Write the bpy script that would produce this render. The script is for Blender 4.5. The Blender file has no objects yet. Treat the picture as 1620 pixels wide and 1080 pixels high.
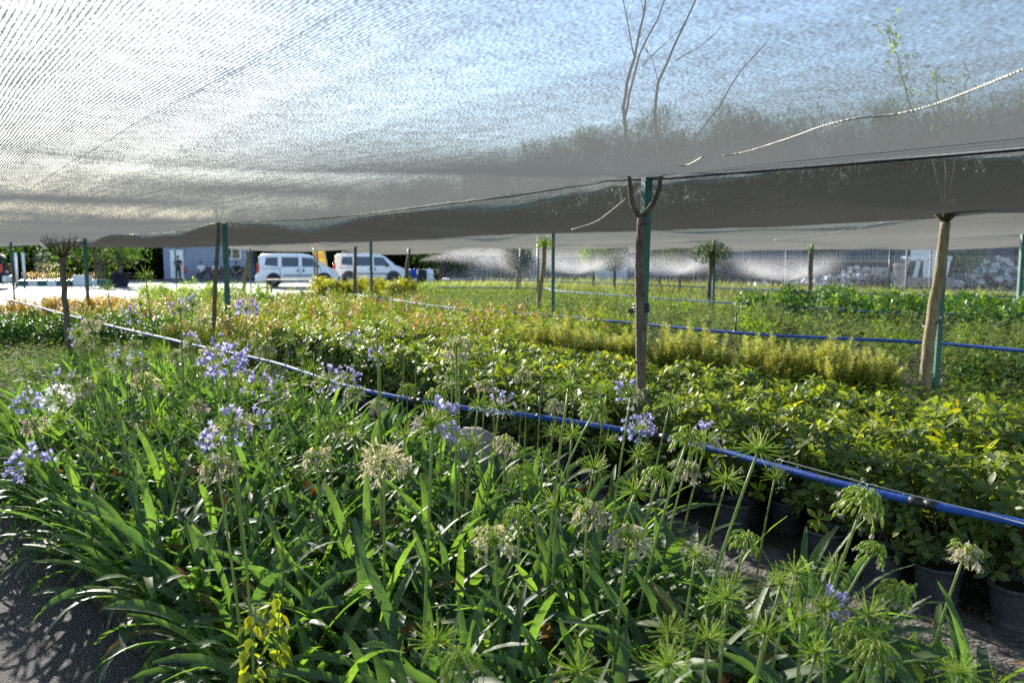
# Plant nursery under shade netting, evening sun low ahead-left.
import bpy, math, random
import numpy as np
from mathutils import Vector, Matrix, Quaternion
sc = bpy.context.scene
COL = sc.collection
R = math.radians
# ------------------------------------------------------------------ camera, sky, sun, exposure
F = 1260.0; CX, CY = 810.0, 540.0; CAMZ = 1.6; PITCH = math.atan(132.0 / F)
cam = bpy.data.cameras.new('camera'); camo = bpy.data.objects.new('camera', cam); COL.objects.link(camo)
camo.location = (0, 0, CAMZ); camo.rotation_euler = (math.pi / 2 - PITCH, 0, 0)
cam.sensor_width = 36.0; cam.lens = 28.0; cam.clip_start = 0.05; cam.clip_end = 1500
cam.dof.use_dof = True; cam.dof.focus_distance = 3.3; cam.dof.aperture_fstop = 3.2
sc.camera = camo
SUN_AZ, SUN_EL = R(31.0), R(18.0)          # azimuth to the left of +Y
sund = Vector((-math.sin(SUN_AZ) * math.cos(SUN_EL), math.cos(SUN_AZ) * math.cos(SUN_EL), math.sin(SUN_EL)))
w = bpy.data.worlds.new('World'); sc.world = w; w.use_nodes = True
nt = w.node_tree; bg = nt.nodes['Background']
sky = nt.nodes.new('ShaderNodeTexSky'); sky.sky_type = 'NISHITA'; sky.sun_disc = False
sky.sun_elevation = SUN_EL; sky.sun_rotation = -SUN_AZ; sky.dust_density = 0.25; sky.air_density = 0.9; sky.ozone_density = 1.4
nt.links.new(sky.outputs[0], bg.inputs[0]); bg.inputs[1].default_value = 0.07
sl = bpy.data.lights.new('sun', 'SUN'); sl.energy = 5.0; sl.angle = R(0.5); sl.color = (1.0, 0.93, 0.82)
slo = bpy.data.objects.new('sun', sl); COL.objects.link(slo); slo.rotation_euler = sund.to_track_quat('Z', 'Y').to_euler()
slo.location = sund * 100
sc.view_settings.view_transform = 'Standard'; sc.view_settings.look = 'None'
sc.view_settings.gamma = 1.0; sc.view_settings.exposure = 2.4
sc.render.engine = 'CYCLES'
cy = sc.cycles; cy.use_denoising = False; cy.max_bounces = 8; cy.transparent_max_bounces = 24
cy.diffuse_bounces = 5; cy.glossy_bounces = 2; cy.transmission_bounces = 4; cy.volume_bounces = 0
cy.sample_clamp_indirect = 6; cy.caustics_reflective = False; cy.caustics_refractive = False
cy.volume_step_rate = 3.0; cy.volume_max_steps = 64

# ------------------------------------------------------------------ placing helpers
CT, ST = math.cos(PITCH), math.sin(PITCH)
def ray(px, py):
    a, b = (px - CX) / F, (CY - py) / F
    return Vector((a, CT + b * ST, -ST + b * CT))
def at(px, py, d):                # point at forward distance d
    r = ray(px, py); return Vector((0, 0, CAMZ)) + r * (d / r.y)
def gnd(px, py, z=0.0):           # point at height z
    r = ray(px, py); return Vector((0, 0, CAMZ)) + r * ((z - CAMZ) / r.z)
def proj(p):                      # world -> photo pixel, depth
    x, y, z = p[0], p[1], p[2] - CAMZ
    dep = y * CT - z * ST
    if dep < 0.05: return None
    return (CX + F * x / dep, CY - F * (y * ST + z * CT) / dep, dep)
def seen(p, m=120):
    q = proj(p)
    return q is not None and -m < q[0] < 1620 + m and -m < q[1] < 1080 + m
VX, VY = -0.611, 0.7916           # direction the beds and net strips run in (s); n lies across them
def W(s, n, z=0.0): return Vector((VX * s + VY * n, VY * s - VX * n, z))
def SN(p): return (VX * p[0] + VY * p[1], VY * p[0] - VX * p[1])
ROTS = math.atan2(VY, VX)         # heading of the s axis

# ------------------------------------------------------------------ mesh helpers
class Geo:
    def __init__(self): self.v = []; self.f = []; self.m = []
    def add(self, vs, fs, mat=0):
        o = len(self.v); self.v.extend([tuple(x) for x in vs])
        for f in fs: self.f.append(tuple(i + o for i in f)); self.m.append(mat)
    def box(self, c, size, mat=0, rot=None):
        sx, sy, sz = [q / 2 for q in size]; c = Vector(c)
        vs = [Vector((x, y, z)) for z in (-sz, sz) for y in (-sy, sy) for x in (-sx, sx)]
        if rot is not None: vs = [rot @ x for x in vs]
        self.add([c + x for x in vs], [(0, 2, 3, 1), (4, 5, 7, 6), (0, 1, 5, 4), (2, 6, 7, 3), (0, 4, 6, 2), (1, 3, 7, 5)], mat)
    def tube(self, pts, rad, k=6, mat=0, cap=True):
        pts = [Vector(p) for p in pts]; n = len(pts)
        if not hasattr(rad, '__len__'): rad = [rad] * n
        vs = []; ref = Vector((0.13, 0.21, 0.97))
        for i, p in enumerate(pts):
            t = (pts[min(i + 1, n - 1)] - pts[max(i - 1, 0)])
            t = t.normalized() if t.length > 1e-9 else Vector((0, 0, 1))
            if i == 0 and abs(t.dot(ref)) > 0.95: ref = Vector((0.9, 0.3, 0.1))
            a = (ref - t * ref.dot(t)).normalized(); b = t.cross(a); ref = a
            for j in range(k):
                th = 2 * math.pi * j / k; vs.append(p + (a * math.cos(th) + b * math.sin(th)) * rad[i])
        fs = [(i * k + j, i * k + (j + 1) % k, (i + 1) * k + (j + 1) % k, (i + 1) * k + j) for i in range(n - 1) for j in range(k)]
        if cap: fs += [tuple(range(k))[::-1], tuple((n - 1) * k + j for j in range(k))]
        self.add(vs, fs, mat)
    def lathe(self, prof, k=20, mat=0, c=(0, 0, 0), M=None):
        c = Vector(c); vs = []
        for r, z in prof:
            for j in range(k):
                th = 2 * math.pi * j / k; q = Vector((r * math.cos(th), r * math.sin(th), z))
                vs.append(c + (M @ q if M is not None else q))
        n = len(prof)
        self.add(vs, [(i * k + j, i * k + (j + 1) % k, (i + 1) * k + (j + 1) % k, (i + 1) * k + j) for i in range(n - 1) for j in range(k)], mat)
    def strap(self, pts, wid, side, up, mat=0, fold=0.2):
        n = len(pts); vs = []
        for i in range(n):
            s = side[i] if isinstance(side, list) else side
            u = up[i] if isinstance(up, list) else up
            vs += [pts[i] - s * wid[i], pts[i] - u * (fold * wid[i]), pts[i] + s * wid[i]]
        fs = []
        for i in range(n - 1):
            a = 3 * i; fs += [(a, a + 1, a + 4, a + 3), (a + 1, a + 2, a + 5, a + 4)]
        self.add(vs, fs, mat)
    def leaf(self, base, d, L, wd, mat=0, up=None, curl=0.25, fold=0.25, st=3, peak=0.55):
        d = d.normalized(); up = up or Vector((0, 0, 1))
        s = d.cross(up)
        if s.length < 1e-3: s = d.cross(Vector((1, 0.2, 0)))
        s.normalize(); u = s.cross(d).normalized(); pts = []; wid = []
        for i in range(st + 1):
            t = i / st; pts.append(base + d * (L * t) - u * (curl * L * t * t))
            wid.append(wd * 0.5 * (max(0.07, math.sin(math.pi * min(1, t ** (math.log(0.5) / math.log(peak)))))) if i else wd * 0.08)
        self.strap(pts, wid, s, u, mat, fold)
    def merge(self, g, M, mo=0):
        o = len(self.v)
        A = np.array(g.v); Mm = np.array(M)
        self.v.extend(map(tuple, (A @ Mm[:3, :3].T + Mm[:3, 3]).tolist()))
        self.f.extend([tuple(i + o for i in f) for f in g.f]); self.m.extend([q + mo for q in g.m])
    def mesh(self, name, mats, smooth=True):
        me = bpy.data.meshes.new(name); me.from_pydata(self.v, [], self.f)
        for m in (mats if isinstance(mats, (list, tuple)) else [mats]): me.materials.append(m)
        me.polygons.foreach_set('material_index', self.m)
        me.polygons.foreach_set('use_smooth', [bool(smooth)] * len(self.f)); me.update(); return me
    def build(self, name, mats, parent=None, smooth=True):
        return link(name, self.mesh(name, mats, smooth), parent)
def link(name, data, parent=None, loc=None, rz=None):
    o = bpy.data.objects.new(name, data); COL.objects.link(o)
    if parent is not None: o.parent = parent
    if loc is not None: o.location = loc
    if rz is not None: o.rotation_euler = (0, 0, rz)
    return o
def tag(o, label=None, cat=None, group=None, kind=None):
    if label: o['label'] = label
    if cat: o['category'] = cat
    if group: o['group'] = group
    if kind: o['kind'] = kind
    return o
def thing(name, label, cat, loc=(0, 0, 0), rz=0.0, group=None):
    return tag(link(name, None, None, loc, rz), label, cat, group)
def struct(name, g, m, smooth=False): return tag(g.build(name, m, None, smooth), kind='structure')
def dup(root, loc, rz, label=None, group=None, scale=None):
    def cp(o, par):
        c = o.copy(); COL.objects.link(c)
        if par is not None: c.parent = par
        for ch in [k for k in kids.get(o.name, [])]: cp(ch, c)
        return c
    kids = {}
    stack = [root]
    while stack:
        o = stack.pop(); kids[o.name] = list(o.children); stack += list(o.children)
    r = cp(root, None); r.location = loc; r.rotation_euler = (0, 0, rz)
    if scale: r.scale = (scale, scale, scale)
    if label: r['label'] = label
    if group: r['group'] = group
    return r

# ------------------------------------------------------------------ materials
def newmat(name):
    m = bpy.data.materials.new(name); m.use_nodes = True
    t = m.node_tree; return m, t, t.nodes['Principled BSDF'], t.nodes['Material Output']
def N(t, ty, **kw):
    n = t.nodes.new(ty)
    for k, v in kw.items():
        if k.startswith('i_'): n.inputs[k[2:].replace('_', ' ')].default_value = v
        else: setattr(n, k, v)
    return n
def ramp(t, fac, cols, pos=None):
    r = t.nodes.new('ShaderNodeValToRGB'); e = r.color_ramp.elements
    n = len(cols); pos = pos or [i / max(1, n - 1) for i in range(n)]
    while len(e) < n: e.new(0.5)
    for i in range(n): e[i].position = pos[i]; e[i].color = (*cols[i], 1)
    t.links.new(fac, r.inputs[0]); return r
def mth(t, op, a, b=None, clamp=False):
    n = t.nodes.new('ShaderNodeMath'); n.operation = op; n.use_clamp = clamp
    for i, q in enumerate((a, b)):
        if q is None: continue
        if isinstance(q, (int, float)): n.inputs[i].default_value = q
        else: t.links.new(q, n.inputs[i])
    return n.outputs[0]
def noisy(name, cols, scale=8, rough=0.6, bump=0.0, bscale=None, metal=0.0, spec=0.5, pos=None, detail=6, coord='Object', stretch=None):
    m, t, p, o = newmat(name)
    tc = N(t, 'ShaderNodeTexCoord'); src = tc.outputs[coord]
    if stretch:
        mp = N(t, 'ShaderNodeMapping'); mp.inputs['Scale'].default_value = stretch
        t.links.new(src, mp.inputs[0]); src = mp.outputs[0]
    nz = N(t, 'ShaderNodeTexNoise', i_Scale=scale, i_Detail=detail, i_Roughness=0.6); t.links.new(src, nz.inputs['Vector'])
    r = ramp(t, nz.outputs[0], cols, pos or [0.3 + 0.4 * i / max(1, len(cols) - 1) for i in range(len(cols))])
    t.links.new(r.outputs[0], p.inputs['Base Color'])
    p.inputs['Roughness'].default_value = rough; p.inputs['Metallic'].default_value = metal
    p.inputs['Specular IOR Level'].default_value = spec
    if bump:
        n2 = N(t, 'ShaderNodeTexNoise', i_Scale=bscale or scale * 3, i_Detail=5); t.links.new(src, n2.inputs['Vector'])
        b = N(t, 'ShaderNodeBump', i_Strength=bump, i_Distance=0.02); t.links.new(n2.outputs[0], b.inputs['Height'])
        t.links.new(b.outputs[0], p.inputs['Normal'])
    return m
def leafmat(name, cols, trans=0.4, rough=0.42, spec=0.45, tmul=(1.7, 1.9, 0.55), pos=None):
    m, t, p, o = newmat(name)
    g = N(t, 'ShaderNodeNewGeometry'); oi = N(t, 'ShaderNodeObjectInfo')
    f = mth(t, 'FRACT', mth(t, 'ADD', g.outputs['Random Per Island'], mth(t, 'MULTIPLY', oi.outputs['Random'], 0.35)))
    r = ramp(t, f, cols, pos)
    tc = N(t, 'ShaderNodeTexCoord'); nz = N(t, 'ShaderNodeTexNoise', i_Scale=30.0, i_Detail=3); t.links.new(tc.outputs['Object'], nz.inputs['Vector'])
    mx = N(t, 'ShaderNodeMix', data_type='RGBA', blend_type='MULTIPLY'); mx.inputs[0].default_value = 0.5
    r2 = ramp(t, nz.outputs[0], [(0.55, 0.55, 0.55), (1.25, 1.25, 1.2)], [0.3, 0.7])
    t.links.new(r.outputs[0], mx.inputs[6]); t.links.new(r2.outputs[0], mx.inputs[7])
    t.links.new(mx.outputs[2], p.inputs['Base Color'])
    p.inputs['Roughness'].default_value = rough; p.inputs['Specular IOR Level'].default_value = spec
    tr = N(t, 'ShaderNodeBsdfTranslucent')
    m2 = N(t, 'ShaderNodeMix', data_type='RGBA', blend_type='MULTIPLY'); m2.inputs[0].default_value = 1.0
    t.links.new(mx.outputs[2], m2.inputs[6]); m2.inputs[7].default_value = (*tmul, 1); t.links.new(m2.outputs[2], tr.inputs[0])
    ms = N(t, 'ShaderNodeMixShader'); ms.inputs[0].default_value = trans
    t.links.new(p.outputs[0], ms.inputs[1]); t.links.new(tr.outputs[0], ms.inputs[2]); t.links.new(ms.outputs[0], o.inputs[0])
    return m
def plain(name, c, rough=0.5, metal=0.0, spec=0.5):
    v = [tuple(q * k for q in c) for k in (0.82, 1.0, 1.12)]
    return noisy(name, v, 14, rough, 0, metal=metal, spec=spec)
MT = {}
MT['aga_leaf'] = leafmat('agapanthus leaf', [(0.064, 0.112, 0.066), (0.087, 0.148, 0.076), (0.112, 0.18, 0.072), (0.155, 0.225, 0.064)], 0.5, 0.54, 0.5, (1.8, 2.15, 0.5))
MT['aga_dry'] = leafmat('dry leaf', [(0.2, 0.12, 0.04), (0.3, 0.2, 0.08), (0.16, 0.07, 0.03)], 0.3, 0.7, 0.2, (1.2, 1.0, 0.7))
MT['stalk'] = leafmat('flower stalk', [(0.16, 0.25, 0.07), (0.2, 0.29, 0.08), (0.25, 0.31, 0.09)], 0.3, 0.45, 0.5, (1.5, 1.6, 0.6))
MT['pedicel'] = leafmat('pedicel', [(0.26, 0.4, 0.08), (0.38, 0.5, 0.11), (0.5, 0.56, 0.2)], 0.5, 0.5, 0.3, (1.6, 1.6, 0.6))
MT['pod'] = leafmat('seed pod', [(0.22, 0.36, 0.05), (0.33, 0.45, 0.07), (0.42, 0.46, 0.12)], 0.4, 0.4, 0.4, (1.5, 1.5, 0.5))
MT['blue'] = leafmat('blue petal', [(0.36, 0.35, 0.64), (0.46, 0.45, 0.74), (0.58, 0.56, 0.8), (0.42, 0.39, 0.68)], 0.5, 0.5, 0.3, (1.1, 1.1, 1.1))
MT['pale'] = leafmat('withered petal', [(0.5, 0.46, 0.42), (0.62, 0.57, 0.42), (0.44, 0.4, 0.46), (0.36, 0.33, 0.44)], 0.45, 0.7, 0.2, (1.1, 1.05, 0.95))
MT['cream'] = leafmat('cream petal', [(0.66, 0.6, 0.42), (0.74, 0.69, 0.52), (0.58, 0.5, 0.34)], 0.45, 0.7, 0.2, (1.1, 1.05, 0.9))
MT['whitep'] = leafmat('white petal', [(0.75, 0.75, 0.72), (0.8, 0.8, 0.78)], 0.45, 0.6, 0.2, (1.1, 1.1, 1.05))
MT['shrub'] = leafmat('shrub leaf', [(0.065, 0.108, 0.045), (0.105, 0.16, 0.05), (0.15, 0.205, 0.052), (0.205, 0.25, 0.052)], 0.42, 0.5, 0.4, (1.8, 1.85, 0.5))
MT['shruby'] = leafmat('young yellow shrub leaf', [(0.2, 0.3, 0.04), (0.34, 0.4, 0.04), (0.26, 0.36, 0.04), (0.4, 0.34, 0.04)], 0.45, 0.42, 0.4, (1.5, 1.5, 0.5))
MT['nandina'] = leafmat('narrow leaf', [(0.1, 0.18, 0.03), (0.17, 0.26, 0.04), (0.27, 0.34, 0.045), (0.38, 0.38, 0.05)], 0.45, 0.5, 0.35, (1.5, 1.6, 0.5))
MT['redtip'] = leafmat('reddish young leaf', [(0.42, 0.2, 0.13), (0.46, 0.3, 0.14), (0.38, 0.32, 0.09)], 0.45, 0.5, 0.3, (1.4, 1.1, 0.7))
MT['golden'] = leafmat('golden leaf', [(0.58, 0.6, 0.2), (0.74, 0.73, 0.32), (0.44, 0.5, 0.14)], 0.45, 0.55, 0.3, (1.3, 1.3, 0.6))
MT['yellow'] = leafmat('yellow leaf', [(0.36, 0.36, 0.03), (0.5, 0.45, 0.04), (0.26, 0.3, 0.03)], 0.45, 0.5, 0.3, (1.3, 1.3, 0.5))
MT['orange'] = leafmat('orange leaf', [(0.55, 0.28, 0.04), (0.62, 0.4, 0.05), (0.42, 0.2, 0.04), (0.3, 0.3, 0.04)], 0.45, 0.5, 0.3, (1.3, 1.2, 0.6))
MT['dark'] = leafmat('dark green leaf', [(0.03, 0.08, 0.02), (0.05, 0.12, 0.028), (0.08, 0.17, 0.03)], 0.35, 0.45, 0.4, (1.8, 2.2, 0.5))
MT['weed'] = leafmat('ground cover leaf', [(0.1, 0.18, 0.035), (0.16, 0.25, 0.04), (0.24, 0.34, 0.045), (0.32, 0.38, 0.06)], 0.45, 0.7, 0.03, (1.5, 1.7, 0.5))
MT['sage'] = leafmat('grey green leaf', [(0.14, 0.2, 0.06), (0.2, 0.27, 0.09), (0.27, 0.31, 0.14)], 0.45, 0.65, 0.2, (1.4, 1.5, 0.7))
MT['grass'] = leafmat('grass blade', [(0.17, 0.21, 0.09), (0.25, 0.28, 0.13), (0.33, 0.34, 0.19)], 0.4, 0.6, 0.2, (1.4, 1.5, 0.5))
MT['treeleaf'] = leafmat('tree leaf', [(0.03, 0.055, 0.02), (0.05, 0.085, 0.025), (0.075, 0.11, 0.03)], 0.35, 0.75, 0.03, (1.5, 1.8, 0.5))
MT['nettle'] = leafmat('nettle leaf', [(0.24, 0.33, 0.05), (0.36, 0.4, 0.04), (0.45, 0.42, 0.04)], 0.5, 0.55, 0.25, (1.3, 1.35, 0.5))
MT['pinkfl'] = leafmat('red petal', [(0.55, 0.05, 0.09), (0.6, 0.12, 0.16)], 0.4, 0.6, 0.2, (1.2, 1.0, 1.0))
MT['purplefl'] = leafmat('violet petal', [(0.32, 0.16, 0.6), (0.42, 0.24, 0.66)], 0.4, 0.6, 0.2, (1.2, 1.0, 1.1))
MT['bark'] = noisy('bark', [(0.055, 0.04, 0.03), (0.13, 0.1, 0.075), (0.2, 0.16, 0.12)], 30, 0.85, 0.8, 60, stretch=(1, 1, 0.25))
MT['barky'] = noisy('tan bark', [(0.14, 0.1, 0.05), (0.26, 0.2, 0.1), (0.34, 0.27, 0.16)], 25, 0.8, 0.7, 50, stretch=(1, 1, 0.2))
MT['twig'] = noisy('twig bark', [(0.1, 0.07, 0.05), (0.17, 0.13, 0.1)], 20, 0.8)
MT['post'] = noisy('green post paint', [(0.012, 0.075, 0.06), (0.022, 0.12, 0.1), (0.03, 0.14, 0.115), (0.12, 0.08, 0.05)], 9, 0.45, 0.15, 40, pos=[0.2, 0.45, 0.68, 0.78])
MT['bluepipe'] = noisy('blue pipe', [(0.13, 0.13, 0.16), (0.03, 0.08, 0.28), (0.018, 0.075, 0.36), (0.03, 0.1, 0.4), (0.09, 0.16, 0.4)], 9, 0.6, 0.15, 60, spec=0.25, pos=[.27, .36, .48, .6, .72])
MT['blackpl'] = noisy('black plastic', [(0.008, 0.008, 0.009), (0.016, 0.016, 0.018), (0.03, 0.029, 0.028)], 8, 0.45, 0.1, 40)
MT['potpl'] = noisy('pot plastic', [(0.04, 0.044, 0.054), (0.065, 0.069, 0.08), (0.1, 0.098, 0.095)], 7, 0.5, 0.12, 30)
MT['potdirt'] = noisy('dusty pot foot', [(0.06, 0.055, 0.05), (0.12, 0.11, 0.1), (0.17, 0.155, 0.14)], 16, 0.85, 0.2, 40)
MT['soil'] = noisy('potting soil', [(0.02, 0.014, 0.01), (0.05, 0.036, 0.025), (0.09, 0.07, 0.05)], 30, 0.95, 0.9, 90)
MT['wire'] = plain('dark wire', (0.015, 0.016, 0.017), 0.6)
MT['rope'] = plain('white rope', (0.62, 0.6, 0.54), 0.85)
MT['white'] = plain('white paint', (0.78, 0.79, 0.8), 0.28)
MT['glass'] = plain('dark car glass', (0.02, 0.027, 0.035), 0.06, 0, 0.8)
MT['rubber'] = plain('rubber', (0.018, 0.018, 0.018), 0.8)
MT['rim'] = plain('wheel rim', (0.5, 0.5, 0.52), 0.3, 0.8)
MT['redlamp'] = plain('red lamp', (0.5, 0.02, 0.02), 0.2)
MT['clear'] = plain('clear lamp', (0.7, 0.7, 0.72), 0.15)
MT['greypl'] = plain('grey plastic', (0.05, 0.052, 0.056), 0.55)
MT['skin'] = plain('skin', (0.42, 0.25, 0.17), 0.5)
MT['hair'] = plain('dark hair', (0.02, 0.015, 0.012), 0.6)
MT['navy'] = plain('dark cloth', (0.015, 0.018, 0.03), 0.85)
MT['blackcloth'] = plain('black cloth', (0.012, 0.012, 0.013), 0.85)
MT['whitecloth'] = plain('white cloth', (0.75, 0.75, 0.76), 0.85)
MT['trous'] = plain('trouser cloth', (0.03, 0.032, 0.042), 0.85)
MT['shoe'] = plain('shoe leather', (0.02, 0.018, 0.017), 0.5)
MT['steel'] = plain('galvanised steel', (0.4, 0.42, 0.45), 0.4, 0.7)
MT['containr'] = noisy('grey blue cladding', [(0.2, 0.23, 0.31), (0.25, 0.28, 0.37), (0.28, 0.31, 0.4)], 3, 0.55)
MT['wood'] = noisy('bench wood', [(0.07, 0.045, 0.03), (0.13, 0.09, 0.06)], 12, 0.7, 0.3, stretch=(0.2, 4, 4))
# ------------------------------------------------------------------ ground surfaces
def ground_mat(name, cols, scale, stones, scol, rough=0.9, bump=0.6, patch=None):
    m, t, p, o = newmat(name)
    tc = N(t, 'ShaderNodeTexCoord')
    n1 = N(t, 'ShaderNodeTexNoise', i_Scale=scale, i_Detail=8, i_Roughness=0.65); t.links.new(tc.outputs['Object'], n1.inputs['Vector'])
    r1 = ramp(t, n1.outputs[0], cols, [0.3 + 0.4 * i / (len(cols) - 1) for i in range(len(cols))])
    vo = N(t, 'ShaderNodeTexVoronoi', i_Scale=stones); t.links.new(tc.outputs['Object'], vo.inputs['Vector'])
    mx = N(t, 'ShaderNodeMix', data_type='RGBA'); sx = N(t, 'ShaderNodeSeparateColor'); t.links.new(vo.outputs['Color'], sx.inputs[0])
    mr = ramp(t, sx.outputs[0], [(0, 0, 0), (0.75, 0.75, 0.75)], [0.55, 0.95])
    t.links.new(mr.outputs[0], mx.inputs[0]); t.links.new(r1.outputs[0], mx.inputs[6]); mx.inputs[7].default_value = (*scol, 1)
    t.links.new(mx.outputs[2], p.inputs['Base Color']); p.inputs['Roughness'].default_value = rough
    hs = mth(t, 'ADD', mth(t, 'MULTIPLY', vo.outputs['Distance'], -1.0), mth(t, 'MULTIPLY', n1.outputs[0], 0.6))
    b = N(t, 'ShaderNodeBump', i_Strength=bump, i_Distance=0.012); t.links.new(hs, b.inputs['Height']); t.links.new(b.outputs[0], p.inputs['Normal'])
    return m
M_soil = ground_mat('nursery soil', [(0.02, 0.016, 0.012), (0.05, 0.04, 0.03), (0.085, 0.07, 0.052)], 5, 60, (0.12, 0.1, 0.085))
M_asph = ground_mat('asphalt', [(0.014, 0.0135, 0.016), (0.024, 0.023, 0.025), (0.034, 0.033, 0.035)], 9, 130, (0.08, 0.077, 0.08), 0.8, 1.0)
M_path = ground_mat('trodden path', [(0.035, 0.03, 0.028), (0.075, 0.067, 0.062), (0.12, 0.108, 0.1)], 6, 45, (0.16, 0.145, 0.13), 0.85, 0.6)
M_yard = ground_mat('pale yard paving', [(0.1, 0.097, 0.095), (0.15, 0.145, 0.14), (0.21, 0.2, 0.19)], .5, 20, (0.22, 0.21, 0.2), 0.85, 0.25)
M_moss = ground_mat('mossy edge', [(0.03, 0.035, 0.015), (0.05, 0.06, 0.02), (0.09, 0.08, 0.05)], 14, 90, (0.12, 0.1, 0.07))
g = Geo(); g.add([(-500, -200, 0), (500, -200, 0), (500, 900, 0), (-500, 900, 0)], [(0, 1, 2, 3)]); struct('ground', g, M_soil)
def strip(name, s0, s1, n0, n1, z, mat):
    g = Geo(); g.add([W(s0, n0, z), W(s1, n0, z), W(s1, n1, z), W(s0, n1, z)], [(3, 2, 1, 0)]); return struct(name, g, mat)
EDGE_N = lambda s: .93 - .078 * s if s < 9 else .23
g = Geo(); rs_ = [-8, -2, 0, 2, 4, 6, 9, 27]
for s in rs_: g.v += [tuple(W(s, -9, .004)), tuple(W(s, EDGE_N(s), .004))]
g.f = [(2 * i, 2 * i + 1, 2 * i + 3, 2 * i + 2) for i in range(7)]; g.m = [0] * 7; struct('asphalt_road', g, M_asph)
strip('yard', 27, 110, -60, 16.0, 0.004, M_yard)
strip('yard_apron', 33, 110, 16.0, 34, 0.004, M_yard)
rng = random.Random(4)
# uneven path between the two beds, a little above the soil, with a mossy broken edge
g = Geo(); ns = 90; cols_ = [2.98, 3.06, 3.16, 3.3, 3.45, 3.6, 3.75]
for i in range(ns):
    s = -2 + i * 0.14
    for j, n in enumerate(cols_):
        g.v.append(tuple(W(s, n + rng.uniform(-0.02, 0.02), [0.005, 0.04, 0.06, 0.05, 0.045, 0.04, 0.006][j] + rng.uniform(-.006, .006))))
for i in range(ns - 1):
    for j in range(6):
        a = i * 7 + j; g.f.append((a, a + 7, a + 8, a + 1)[::-1]); g.m.append(1 if j < 2 else 0)
struct('path', g, [M_path, M_moss], True)

# ------------------------------------------------------------------ shade netting
def net_mat(name, thread, tsunny, c0, ang, rowf=100.0):
    m, t, p, o = newmat(name); t.nodes.remove(p)
    tc = N(t, 'ShaderNodeTexCoord'); sx = N(t, 'ShaderNodeSeparateXYZ'); t.links.new(tc.outputs['Object'], sx.inputs[0])
    nz = N(t, 'ShaderNodeTexNoise', i_Scale=3.0, i_Detail=3); t.links.new(tc.outputs['Object'], nz.inputs['Vector'])
    ph = mth(t, 'ADD', mth(t, 'MULTIPLY', sx.outputs[1], rowf * 2 * math.pi), mth(t, 'MULTIPLY', nz.outputs[0], 9.0))
    row = mth(t, 'SINE', ph)
    st = N(t, 'ShaderNodeMapping'); st.inputs['Scale'].default_value = (90, 200, 1); t.links.new(tc.outputs['Object'], st.inputs[0])
    kn = N(t, 'ShaderNodeTexNoise', i_Scale=1.0, i_Detail=2); t.links.new(st.outputs[0], kn.inputs['Vector'])      # the knitted loops
    big = N(t, 'ShaderNodeTexNoise', i_Scale=14.0, i_Detail=4); t.links.new(tc.outputs['Object'], big.inputs['Vector'])
    c = mth(t, 'ADD', mth(t, 'MULTIPLY', row, 0.3), mth(t, 'MULTIPLY', mth(t, 'SUBTRACT', kn.outputs[0], 0.5), 2.0))
    c = mth(t, 'ADD', c, mth(t, 'MULTIPLY', mth(t, 'SUBTRACT', big.outputs[0], 0.5), 0.45))
    c = mth(t, 'ADD', c, c0)
    st2 = N(t, 'ShaderNodeMapping'); st2.inputs['Scale'].default_value = (0.35, 7, 1); t.links.new(tc.outputs['Object'], st2.inputs[0])
    sk = N(t, 'ShaderNodeTexNoise', i_Scale=1.0, i_Detail=5, i_Roughness=0.65); t.links.new(st2.outputs[0], sk.inputs['Vector'])   # stretched streaks along the strip
    c = mth(t, 'ADD', c, mth(t, 'MULTIPLY', mth(t, 'SUBTRACT', sk.outputs[0], 0.5), 0.45))
    sel = mth(t, 'COMPARE', mth(t, 'FRACT', mth(t, 'ADD', mth(t, 'MULTIPLY', sx.outputs[1], 0.8), mth(t, 'MULTIPLY', nz.outputs[0], 0.01))), 0.5); sel.node.inputs[2].default_value = 0.0022
    c = mth(t, 'ADD', c, mth(t, 'MULTIPLY', sel, 0.16))                                                                       # selvage threads
    fc = N(t, 'ShaderNodeLayerWeight'); fc.inputs[0].default_value = 0.5      # threads have depth: seen flat the gaps close
    gz = mth(t, 'POWER', fc.outputs['Facing'], 8.0)
    c = mth(t, 'ADD', c, mth(t, 'MULTIPLY', gz, ang), True)
    df = N(t, 'ShaderNodeBsdfDiffuse'); df.inputs[0].default_value = (*thread, 1)
    tl = N(t, 'ShaderNodeBsdfTranslucent'); tl.inputs[0].default_value = (*tsunny, 1)
    ad = N(t, 'ShaderNodeMixShader'); ad.inputs[0].default_value = 0.5
    t.links.new(df.outputs[0], ad.inputs[1]); t.links.new(tl.outputs[0], ad.inputs[2])
    rf = N(t, 'ShaderNodeBsdfRefraction'); rf.inputs['Color'].default_value = (*[min(1, q * 0.7) for q in tsunny], 1); rf.inputs['Roughness'].default_value = 0.78; rf.inputs['IOR'].default_value = 1.04
    a2 = N(t, 'ShaderNodeMixShader'); a2.inputs[0].default_value = 0.35                                                       # thin plastic threads scatter sunlight mostly forwards
    t.links.new(ad.outputs[0], a2.inputs[1]); t.links.new(rf.outputs[0], a2.inputs[2]); ad = ad
    tp = N(t, 'ShaderNodeBsdfTransparent')
    ms = N(t, 'ShaderNodeMixShader'); t.links.new(c, ms.inputs[0]); t.links.new(tp.outputs[0], ms.inputs[1]); t.links.new(ad.outputs[0], ms.inputs[2])
    t.links.new(ms.outputs[0], o.inputs[0]); return m
EDGES = [-2.3, 3.9, 10.2, 16.3, 22.5, 28.6, 34.5]
POST_S = [-4.2, 3.75, 12.1, 19.8, 27.5]
NETH = 2.14
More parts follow.
